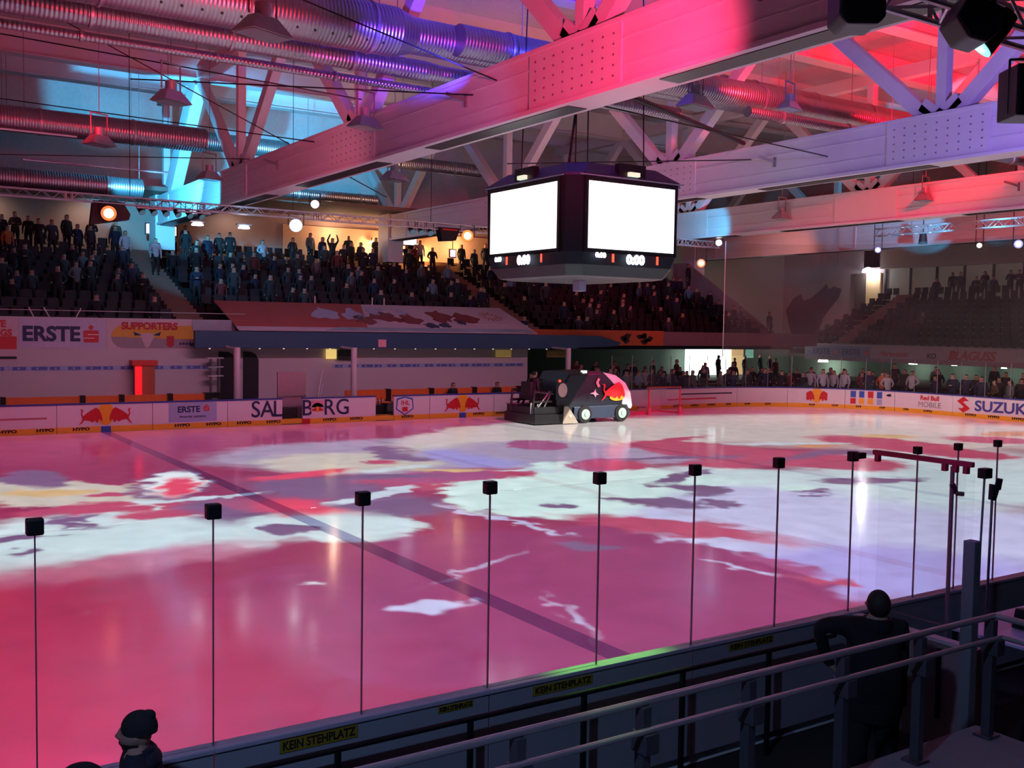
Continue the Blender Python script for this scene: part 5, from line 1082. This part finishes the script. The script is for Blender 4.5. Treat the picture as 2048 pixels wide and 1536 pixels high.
def zflat(name, pts, mt, off=0.0): m = MB(); m.prism(pts, lambda u, v, k: (ZX+u, ZY+.075-off-.008*k, v)); return m.build(name, mt, t)
zb = [(3.02+u*-1.25, 1.30+v*1.30) for u, v in BULL]
mu = sum(p[0] for p in zb)/len(zb); zb = [((x-mu)*-1+3.05, z) for x, z in zb]
zflat('bull_emblem', zb, REDP, .02); zflat('sun_emblem', [(3.35+.38*math.cos(a), 1.0+.14*math.sin(a)) for a in [i*PI/10 for i in range(20)]], YELP, .0)
zflat('pink_horn_mark', [(2.25, 1.62), (2.36, 1.80), (2.46, 1.76), (2.38, 1.62), (2.48, 1.45), (2.36, 1.42)], mat('pale_pink_mark', (.6, .35, .35), .5)); zflat('star_mark', [(1.95, 1.18), (2.15, 1.24), (2.24, 1.36), (2.26, 1.22), (2.42, 1.12), (2.28, 1.12), (2.24, 1.02), (2.16, 1.14)], ZW)
zflat('round_crest', [(.62+.22*math.cos(a), 1.34+.28*math.sin(a)) for a in [i*PI/12 for i in range(24)]], mat('pink_white_crest', (.62, .40, .40), .5), -.02)
m = MB(); m.box(ZX+.30, ZX+.95, ZY+.10, ZY+.14, .98, 1.66); m.build('rear_side_panel', ZB, t, bevel=.02)
for wx in (1.67, 3.55):
    for wy, sg in ((ZY-.02, -1), (ZY+1.95, 1)):
        m = MB(); Mx = Matrix.Rotation(PI/2, 4, 'X')
        m.lathe([(.20, -.13), (.33, -.13), (.36, -.09), (.36, .09), (.33, .13), (.20, .13)], (ZX+wx, wy+.12, .36), 28, M=Mx); w_ = m.build('wheel', RUB, t, smooth=True)
        m = MB(); m.lathe([(.06, .0), (.21, .0), (.21, .02), (.06, .035)], (ZX+wx, wy+.12+(.0-.14 if sg < 0 else .12), .36), 24, M=Mx); m.lathe([(.001, 0), (.075, 0), (.075, .05), (.001, .05)], (ZX+wx, wy+(-.03 if sg < 0 else .26), .36), 14, M=Mx, m=None); m.build('wheel_hub', MINT, w_, smooth=True)
        m = MB(); m.tube((ZX+wx, wy-.06 if sg < 0 else wy+.28, .36), (ZX+wx, wy-.03 if sg < 0 else wy+.31, .36), .08, 14); m.build('axle_cap', BLACKP, w_)
m = MB(); m.box(ZX-.75, ZX+.85, ZY-.02, ZY+2.2, .04, .42); m.box(ZX-.7, ZX+.5, ZY+.1, ZY+2.1, .42, .70); m.build('conditioner', mat('dark_machine_metal', (.025, .025, .028), .4, .4), t, bevel=.03)
m = MB(); m.prism([(.55, .03), (1.30, .03), (1.12, .30), (.78, .72), (.62, .70)], lambda u, v, k: (ZX+u, ZY-.06+.05*k, v)); m.build('side_plate', mat('beige_side_plate', (.42, .36, .28), .45), t)
m = MB(); m.tube((ZX+.9, ZY-.09, .33), (ZX+.9, ZY-.06, .33), .05, 12); m.build('side_marker', mat('amber_marker', (.7, .5, .3), .4, emit=(1, .65, .35), es=1.2), t)
for a_, b_ in (((-.6, .5), (.1, 1.3)), ((-.7, .9), (.2, .9)), ((-.6, 1.3), (.3, 1.2)), ((-.2, .6), (.3, 1.5)), ((-.7, .45), (-.62, 1.35))):
    for q in (.25, 1.8): MB().tube((ZX+a_[0], ZY+q, a_[1]), (ZX+b_[0], ZY+q, b_[1]), .05, 8).build('lift_bar', MC['dark_machine_metal'], t)
m = MB(); m.box(ZX-.45, ZX+.35, ZY+.5, ZY+1.6, .95, 1.15); m.box(ZX-.5, ZX-.35, ZY+.7, ZY+1.4, 1.1, 1.65); m.build('driver_seat', BLACKP, t, bevel=.04)
m = MB(); m.tube((ZX+.35, ZY+1.0, 1.3), (ZX+.2, ZY+1.0, 1.72), .03, 8); m.lathe([(.17, 0), (.19, .015), (.17, .03)], (ZX+.18, ZY+1.0, 1.72), 18); m.build('steering_wheel', BLACKP, t)
m = MB(); m.tube((ZX+.62, ZY+.3, 1.62), (ZX+.62, ZY+.3, 1.74), .05, 10); m.build('tail_lamp', mat('red_tail_lamp', (.8, .05, .03), .4, emit=(1, .05, .02), es=2.5), t)
m = MB(); m.box(ZX+1.65, ZX+1.85, ZY+.15, ZY+.3, 2.0, 2.10); m.build('top_lamp', mat('white_top_lamp', (.8, .8, .75), .4, emit=(1, 1, .9), es=1.5), t)
m = MB(); m.tube((ZX-.68, ZY+.35, .30), (ZX-.68, ZY+.35, .86), .05, 10); m.tube((ZX-.42, ZY+.3, .35), (ZX-.42, ZY+.3, .80), .035, 10); m.build('pale_cylinder', ZW, t, smooth=True)
person(ZX-.1, ZY+1.0, .72, PI/2, 3, 0, '', None, 1.05, 'dark clad driver sitting on the ice resurfacer')

# ================================================================= goal at the boards
t = thing('ice_hockey_goal', 'red framed goal with a white net standing against the far boards', 'goal', (16.4, 28, 0))
GR = mat('red_goal_paint', (.45, .03, .03), .4); gx0, gx1, gy = 15.5, 17.35, 27.98
m = MB()
m.tube((gx0, gy, 0), (gx0, gy, 1.2), .035, 12); m.tube((gx1, gy, 0), (gx1, gy, 1.2), .035, 12); m.tube((gx0-.03, gy, 1.2), (gx1+.03, gy, 1.2), .035, 12); m.build('front_frame', GR, t, smooth=True)
m = MB()
for a_, b_ in (((gx0, gy, .03), (gx0+.25, gy+1.1, .03)), ((gx1, gy, .03), (gx1-.25, gy+1.1, .03)), ((gx0+.25, gy+1.1, .03), (gx1-.25, gy+1.1, .03)), ((gx0, gy, 1.2), (gx0+.3, gy+.5, 1.18)), ((gx1, gy, 1.2), (gx1-.3, gy+.5, 1.18)), ((gx0+.3, gy+.5, 1.18), (gx1-.3, gy+.5, 1.18))): m.tube(a_, b_, .025, 10)
m.build('base_frame', GR, t, smooth=True)
m = MB()
A, B_, C1, D = (Vector(p) for p in ((gx0+.3, gy+.5, 1.18), (gx1-.3, gy+.5, 1.18), (gx1-.25, gy+1.1, .03), (gx0+.25, gy+1.1, .03)))
for i in range(15):
    f_ = i/14; m.tube(A.lerp(B_, f_), D.lerp(C1, f_), .006, 4, cap=False); m.tube(A.lerp(D, f_), B_.lerp(C1, f_), .006, 4, cap=False)
for sx, P0, P1 in ((gx0, A, D), (gx1, B_, C1)):
    for i in range(9):
        f_ = i/8; m.tube((sx, gy, 1.2*(1-f_)+.03*f_), P0.lerp(P1, f_), .006, 4, cap=False)
m.build('net', mat('white_net_cord', (.6, .55, .55), .8), t)
for gx in (gx0, gx1):
    m = MB(); m.lathe([(.11, 0), (.12, .08), (.06, .30)], (gx, gy-.02, 0), 12); m.build('post_pad', mat('red_white_pad', (.5, .15, .15), .7), t, smooth=True)
m = MB(); m.bar((13.2, 28.6, .06), (15.4, 28.1, .06), .14, .12); m.box(12.9, 13.4, 28.5, 28.9, 0, .16); tag(m.build('red_floor_pad', mat('dull_red_pad', (.40, .10, .10), .6), bevel=.02), 'low dull red pads on the ice between the machine and the goal', 'pad')

# ================================================================= lighting trusses, lamps, speakers
TRM = mat('aluminium_truss', (.60, .58, .60), .35, .7)
def ltruss(name, label, a, b, w=.30, r=.025, group=None):
    a = Vector(a); b = Vector(b); t = thing(name, label, 'lighting truss', a, group=group)
    d = (b-a).normalized(); L = (b-a).length; u = d.cross(Vector((0, 0, 1))).normalized()*w/2; v = Vector((0, 0, w/2))
    m = MB()
    for su in (-1, 1):
        for sv in (-1, 1): m.tube(a+u*su+v*sv, b+u*su+v*sv, r, 8)
    m.build('truss_chord', TRM, t, smooth=True)
    m = MB(); n = int(L/(w*1.1)); 
    for i in range(n):
        p = a+d*(L*i/n); q = a+d*(L*(i+1)/n)
        for su in (-1, 1): m.tube(p+u*su+v*(1 if i % 2 else -1), q+u*su-v*(1 if i % 2 else -1), r*.55, 5, cap=False)
        for sv in (-1, 1): m.tube(p+u*(1 if i % 2 else -1)+v*sv, q-u*(1 if i % 2 else -1)+v*sv, r*.5, 5, cap=False)
    m.build('truss_lacing', TRM, t)
    m = MB(); k = 3.0
    while k < L-.5:
        p = a+d*k; 
        for su in (-1, 1): m.bar(p+u*su*1.02-v*1.05-d*.1, p+u*su*1.02+v*1.05-d*.1, .03, .03); m.bar(p+u*su*1.02-v*1.05+d*.1, p+u*su*1.02+v*1.05+d*.1, .03, .03)
        k += 4.5
    m.build('truss_coupler', TRM, t)
    m = MB(); k = 2.0
    while k < L: p = a+d*k; m.tube(p+v, Vector((p.x, p.y, 14.5)), .012, 5); k += 6
    m.build('hanging_chain', DARK, t); return t
ltruss('lighting_truss', 'long thin lighting truss above the far stand, left of the scoreboard', (-20, 31, 8.05), (9.5, 31, 7.93), .26, .022)
ltruss('lighting_truss', 'cyan lit lighting truss just right of the scoreboard', (17.0, 31, 8.10), (22.4, 31, 8.08), .30, .025)
ltruss('lighting_truss', 'cyan lit lighting truss over the end of the rink at the right edge', (28.5, 26.2, 8.75), (28.5, 10, 8.75), .34, .03)
ltruss('lighting_truss', 'dark lighting truss close to the camera in the top right corner', (-9.5, -1.2, 6.62), (3.0, -1.2, 6.62), .34, .03)
def par(label, p, tgt, em, es, r=.17, L=.34, group=None, grp=None, body=BLACKP, top=None):
    p = Vector(p); d = (Vector(tgt)-p).normalized(); t = thing('stage_light', label, 'stage light', p, group=grp)
    m = MB(); m.tube(p-d*L, p, r*.72, 20, r2=r); m.tube(p-d*(L+.1), p-d*L, r*.5, 16, r2=r*.72); m.build('lamp_housing', body, t, smooth=True)
    m = MB(); m.tube(p+d*.002, p+d*.012, r*.95, 20); m.build('lens', mat('lens_'+label[:22].replace(' ', '_'), (.1, .1, .1), .3, emit=em, es=min(es, 1.6)), t)
    if es > 1.8: m = MB(); m.tube(p+d*.013, p+d*.02, r*.62, 20); m.build('bright_core', mat('core_'+label[:22].replace(' ', '_'), (.1, .1, .1), .3, emit=tuple(min(1, c+.16) for c in em), es=es), t)
    top = top or p.z+.45; u = d.cross(Vector((0, 0, 1))).normalized()*(r+.03); c = p-d*L*.5
    m = MB(); m.bar(c+u, Vector((c.x+u.x, c.y+u.y, top)), .03, .02); m.bar(c-u, Vector((c.x-u.x, c.y-u.y, top)), .03, .02); m.bar(Vector((c.x+u.x, c.y+u.y, top)), Vector((c.x-u.x, c.y-u.y, top)), .03, .02)
    m.build('yoke', body, t); return t
CAMV = Vector(CAM)
par('red orange glowing stage light in a dark case at the left under the long truss', (-6.75, 30.8, 7.50), CAMV, (1, .16, .03), 7, .27, .4)
m = MB(); m.prism([(-7.3, 7.1), (-6.0, 7.35), (-5.95, 7.55), (-6.2, 7.95), (-7.2, 7.95)], lambda u, v, k: (u, 31.1+.3*k, v)); tag(m.build('lamp_case', mat('dark_red_lit_case', (.05, .012, .01), .5), bevel=.02), 'dark case behind the red orange stage light', 'case')
par('round bluish white stage light under the long truss', (.08, 30.9, 7.55), CAMV, (.62, .78, 1), 10, .26, .35)
par('small white stage light on top of the long truss', (.85, 30.9, 8.42), CAMV, (.85, .8, 1), 9, .17, .5)
par('orange glowing stage light left of the scoreboard', (7.66, 30.8, 7.62), CAMV, (1, .22, .03), 5, .26, .35)
par('small white stage light right of the scoreboard', (22.0, 30.5, 8.15), CAMV, (1, .85, 1), 8, .17, .35)
par('orange red stage light low right of the scoreboard', (21.6, 31.3, 7.15), CAMV, (1, .2, .03), 4.5, .22, .35, top=7.96)
par('blue white stage light right of the net, left one', (30, 27.2, 8.05), CAMV, (.35, .38, 1), 8, .16, .35, top=15.25)
par('blue white stage light at the right edge', (30, 19.7, 7.9), CAMV, (.35, .40, 1), 8, .20, .4, top=15.25)
par('warm white stage light above the end stand', (30, 21.6, 7.95), CAMV, (1, .85, .7), 8, .13, .3, top=15.25)
par('switched off stage light lit red from above over the end stand', (30, 24.6, 8.2), (30, 24.6, 2), (.02, .002, .002), 1, .22, .5, body=mat('red_lit_black', (.05, .02, .02), .4), top=15.25)
par('cyan glowing stage light beside the black speaker in the top right corner', (-6.85, -1.65, 6.08), (-8.2, 0, 4.0), (.25, .75, 1), 2.0, .14, .22, top=15.28)
for i in range(6): par('small dark stage light hanging in the row at the left under the long truss, %s' % ('first', 'second', 'third', 'fourth', 'fifth', 'sixth')[i], (-5.6+i*.42, 30.9, 7.62), (-4+i*.5, 26, 3), (.05, .2, .3), .5, .12, .22, grp='row of small stage lights at the left')
for i in range(3): par('small dark stage light hanging left of the dark speaker frame, %s' % ('first', 'second', 'third')[i], (5.1+i*.42, 30.9, 7.62), (5, 25, 3), (.02, .02, .02), .5, .13, .22, grp='three small stage lights near the bar')
t = thing('speaker_array', 'dark tapered speaker frame hanging right of the three small stage lights', 'speaker', (6.7, 30.9, 7.9)); m = MB(); m.prism([(6.25, 7.9), (7.25, 7.9), (7.05, 7.38), (6.4, 7.32)], lambda u, v, k: (u, 30.7+.4*k, v)); m.build('cabinet', DARK, t, bevel=.02); m = MB(); m.box(6.4, 7.1, 30.66, 30.7, 7.78, 7.84); m.build('red_strip', REDP, t)
t = thing('light_bar', 'pale light bar under the long truss above the white screen', 'light bar', (-4.3, 31, 7.8)); m = MB(); m.box(-5.8, -4.55, 30.85, 31.0, 7.76, 7.82); m.box(-4.4, -3.2, 30.85, 31.0, 7.73, 7.79); m.build('bar', TRM, t)
for i, (x, z) in enumerate(((-3.5, 7.42), (-1.75, 7.42))):
    t = thing('ceiling_lamp', ('left one', 'right one')[i]+' of two flat white lamps above the crowd, left of the round bluish light', 'lamp', (x, 31.5, z)); m = MB(); m.lathe([(.22, 0), (.20, .06), (.10, .12)], (x, 31.5, z-.06), 20); m.build('lit_glass', mat('flat_lamp_glow', (.9, .9, .9), .4, emit=(.9, .88, 1), es=9), t, smooth=True); m = MB(); m.box(x-.28, x+.28, 31.4, 31.6, z+.06, z+.11); m.build('lamp_cover', GREY, t)
# speakers close to the camera
def speaker(label, c, w, h, d, yaw, tilt, rnd=False):
    t = thing('loudspeaker', label, 'loudspeaker', c)
    M = Matrix.Translation(c) @ Matrix.Rotation(yaw, 4, 'Z') @ Matrix.Rotation(tilt, 4, 'Y')
    m = MB(); pts = [(-w/2, -h/2+.06), (-w/2+.06, -h/2), (w/2-.06, -h/2), (w/2, -h/2+.06), (w/2, h/2), (-w/2, h/2)] if rnd else [(-w/2, -h*.15), (-w*.15, -h/2), (w*.25, -h/2), (w/2, -h*.1), (w*.42, h*.35), (-w*.35, h/2)] if tilt else [(-w/2, -h/2), (w/2, -h/2), (w/2, h/2), (-w/2, h/2)]
    m.prism(pts, lambda u, v, k: M @ Vector((u, -d/2+d*k, v))); m.build('cabinet', BLACKP, t, bevel=.02)
    m = MB(); m.prism([(p[0]*.9, p[1]*.9) for p in pts], lambda u, v, k: M @ Vector((u, -d/2-.012*k, v))); m.build('front_grille', DARK, t)
    m = MB(); top = Vector(c)+Vector((0, 0, h/2)); m.tube(top+Vector((-.08, 0, -.05)), top+Vector((-.08, 0, .9)), .01, 6); m.tube(top+Vector((.08, 0, -.05)), top+Vector((.08, 0, .9)), .01, 6); m.build('hanging_wire', DARK, t)
speaker('black rounded loudspeaker hanging at the top, left of the other', (-7.77, -1.19, 6.45), .36, .62, .34, -YAW, 0, True)
speaker('black tilted loudspeaker hanging from the corner truss at the top right', (-7.02, -1.70, 6.20), .38, .34, .34, -YAW, .25)
speaker('black square loudspeaker cut by the right edge at the top', (-6.60, -1.98, 5.66), .42, .40, .34, -YAW, 0)
m = MB(); a_ = Vector((-6.78, -1.88, 5.5)); m.tube(a_, a_+Vector((0, 0, .42)), .01, 6); m.tube(a_+Vector((0, 0, .42)), a_+Vector((.35, -.23, .44)), .01, 6); tag(m.build('speaker_bracket', DARK), 'thin dark bracket around the square loudspeaker', 'bracket')
# floodlights under the trusses
def flood(label, p, yaw, tint=None, s=1.0):
    t = thing('floodlight', label, 'floodlight', p, group='hall floodlights under the roof trusses')
    M = Matrix.Translation(p) @ Matrix.Rotation(yaw, 4, 'Z') @ Matrix.Scale(s, 4)
    FMt = mat('floodlight_grey', (.34, .34, .37), .4, .4)
    m = MB(); m.add([M @ Vector(v) for v in ((-.45, -.28, 0), (.45, -.28, 0), (.45, .28, 0), (-.45, .28, 0), (-.22, -.12, .30), (.22, -.12, .30), (.22, .12, .30), (-.22, .12, .30))], [(0, 3, 2, 1), (4, 5, 6, 7), (0, 1, 5, 4), (1, 2, 6, 5), (2, 3, 7, 6), (3, 0, 4, 7)]); m.build('reflector', FMt, t, bevel=.01)
    m = MB(); m.add([M @ Vector(v) for v in ((-.42, -.25, -.012), (.42, -.25, -.012), (.42, .25, -.012), (-.42, .25, -.012))], [(0, 1, 2, 3)]); m.build('front_glass', mat('flood_glass', (.25, .28, .3), .1), t)
    m = MB(); m.tube(M @ Vector((0, 0, .28)), M @ Vector((0, 0, .52)), .14*s, 14); m.build('ballast_can', FMt, t, smooth=True)
    m = MB(); m.tube(M @ Vector((-.3, 0, .3)), M @ Vector((-.3, 0, .95)), .02, 6); m.bar(M @ Vector((-.32, 0, .95)), M @ Vector((.32, 0, .95)), .04, .04); m.tube(M @ Vector((.3, 0, .3)), M @ Vector((.3, 0, .95)), .02, 6); m.tube(M @ Vector((0, 0, .95)), (p[0], p[1], 15.28), .012, 5); m.build('bracket', GREY, t); return t
flood('floodlight glowing red under the large spiral duct', (-7.7, 12.6, 9.25), .4, s=1.15)
flood('floodlight at the upper left beside the cyan strut', (-7.6, 19.5, 9.2), .5)
flood('floodlight farther left and lower, lit red and blue', (-7.9, 26.5, 9.1), .5)
flood('floodlight hanging before the first roof truss, pinkish', (-2.9, 18.3, 8.95), .3)
flood('floodlight between the first two trusses, over the right screen', (2.7, 11.8, 9.1), .2)
flood('blue lit floodlight behind the first truss, left of the scoreboard', (2.2, 26.8, 9.0), .3, s=1.1)
flood('floodlight in front of the red washed third truss, right one', (20.9, 18.2, 8.95), .2)
flood('floodlight in front of the red washed third truss, left one', (20.6, 25.2, 8.8), .2)
flood('blue lit floodlight over the second truss', (8.2, 13.8, 10.1), .2, s=.8)
flood('cyan lit floodlight at the left end of the first truss', (-3.2, 31.0, 9.0), .4)
# brackets on the box girders
for i, (x, y, z) in enumerate(((-2.03, 27.2, 9.25), (-2.03, 14.6, 9.2), (-2.03, 5.3, 9.3), (10.05, 16.0, 9.15), (21.05, 14.5, 9.2))):
    t = thing('girder_bracket', 'small angled bracket on a box girder, %s' % ('far left on the nearest girder', 'middle of the nearest girder', 'near top right of the nearest girder', 'on the second girder', 'on the third girder')[i], 'bracket', (x, y, z))
    m = MB(); m.bar((x, y, z-.22), (x, y, z+.08), .05, .06); m.build('upright', GREY, t); m = MB(); m.bar((x, y, z-.05), (x-.35, y+.35, z+.12), .04, .08); m.build('arm', GREY, t)
# flags and poles at the left rail
for i, (x, dx) in enumerate(((-8.6, -.25), (-8.05, -.3), (-7.35, .28))):
    m = MB(); m.tube((x, 34.1, 3.7), (x+dx, 34.1, 4.25), .018, 6); tag(m.build('thin_pole', WHITE), 'thin white pole leaning over the rail above the ERSTE banner, %s of three' % ('left', 'middle', 'right')[i], 'pole', 'thin white poles at the rail')
t = thing('stand_rail', 'thin pale handrail at the front of the far stand', 'handrail', (-7, 34.2, 3.9)); m = MB(); m.tube((-12, 34.15, 4.15), (-.8, 34.15, 4.15), .015, 6); m.build('rail_tube', TRM, t)
m = MB(); m.tube((-1.0, 44.8, 6.6), (-1.0, 44.8, 7.5), .03, 6); tag(m.build('yellow_stair_post', mat('yellow_post_glow', (.6, .5, .1), .5, emit=(.9, .8, .2), es=.25)), 'thin yellow post at the top of the left stair', 'post')  # slight glow put into the yellow of the post
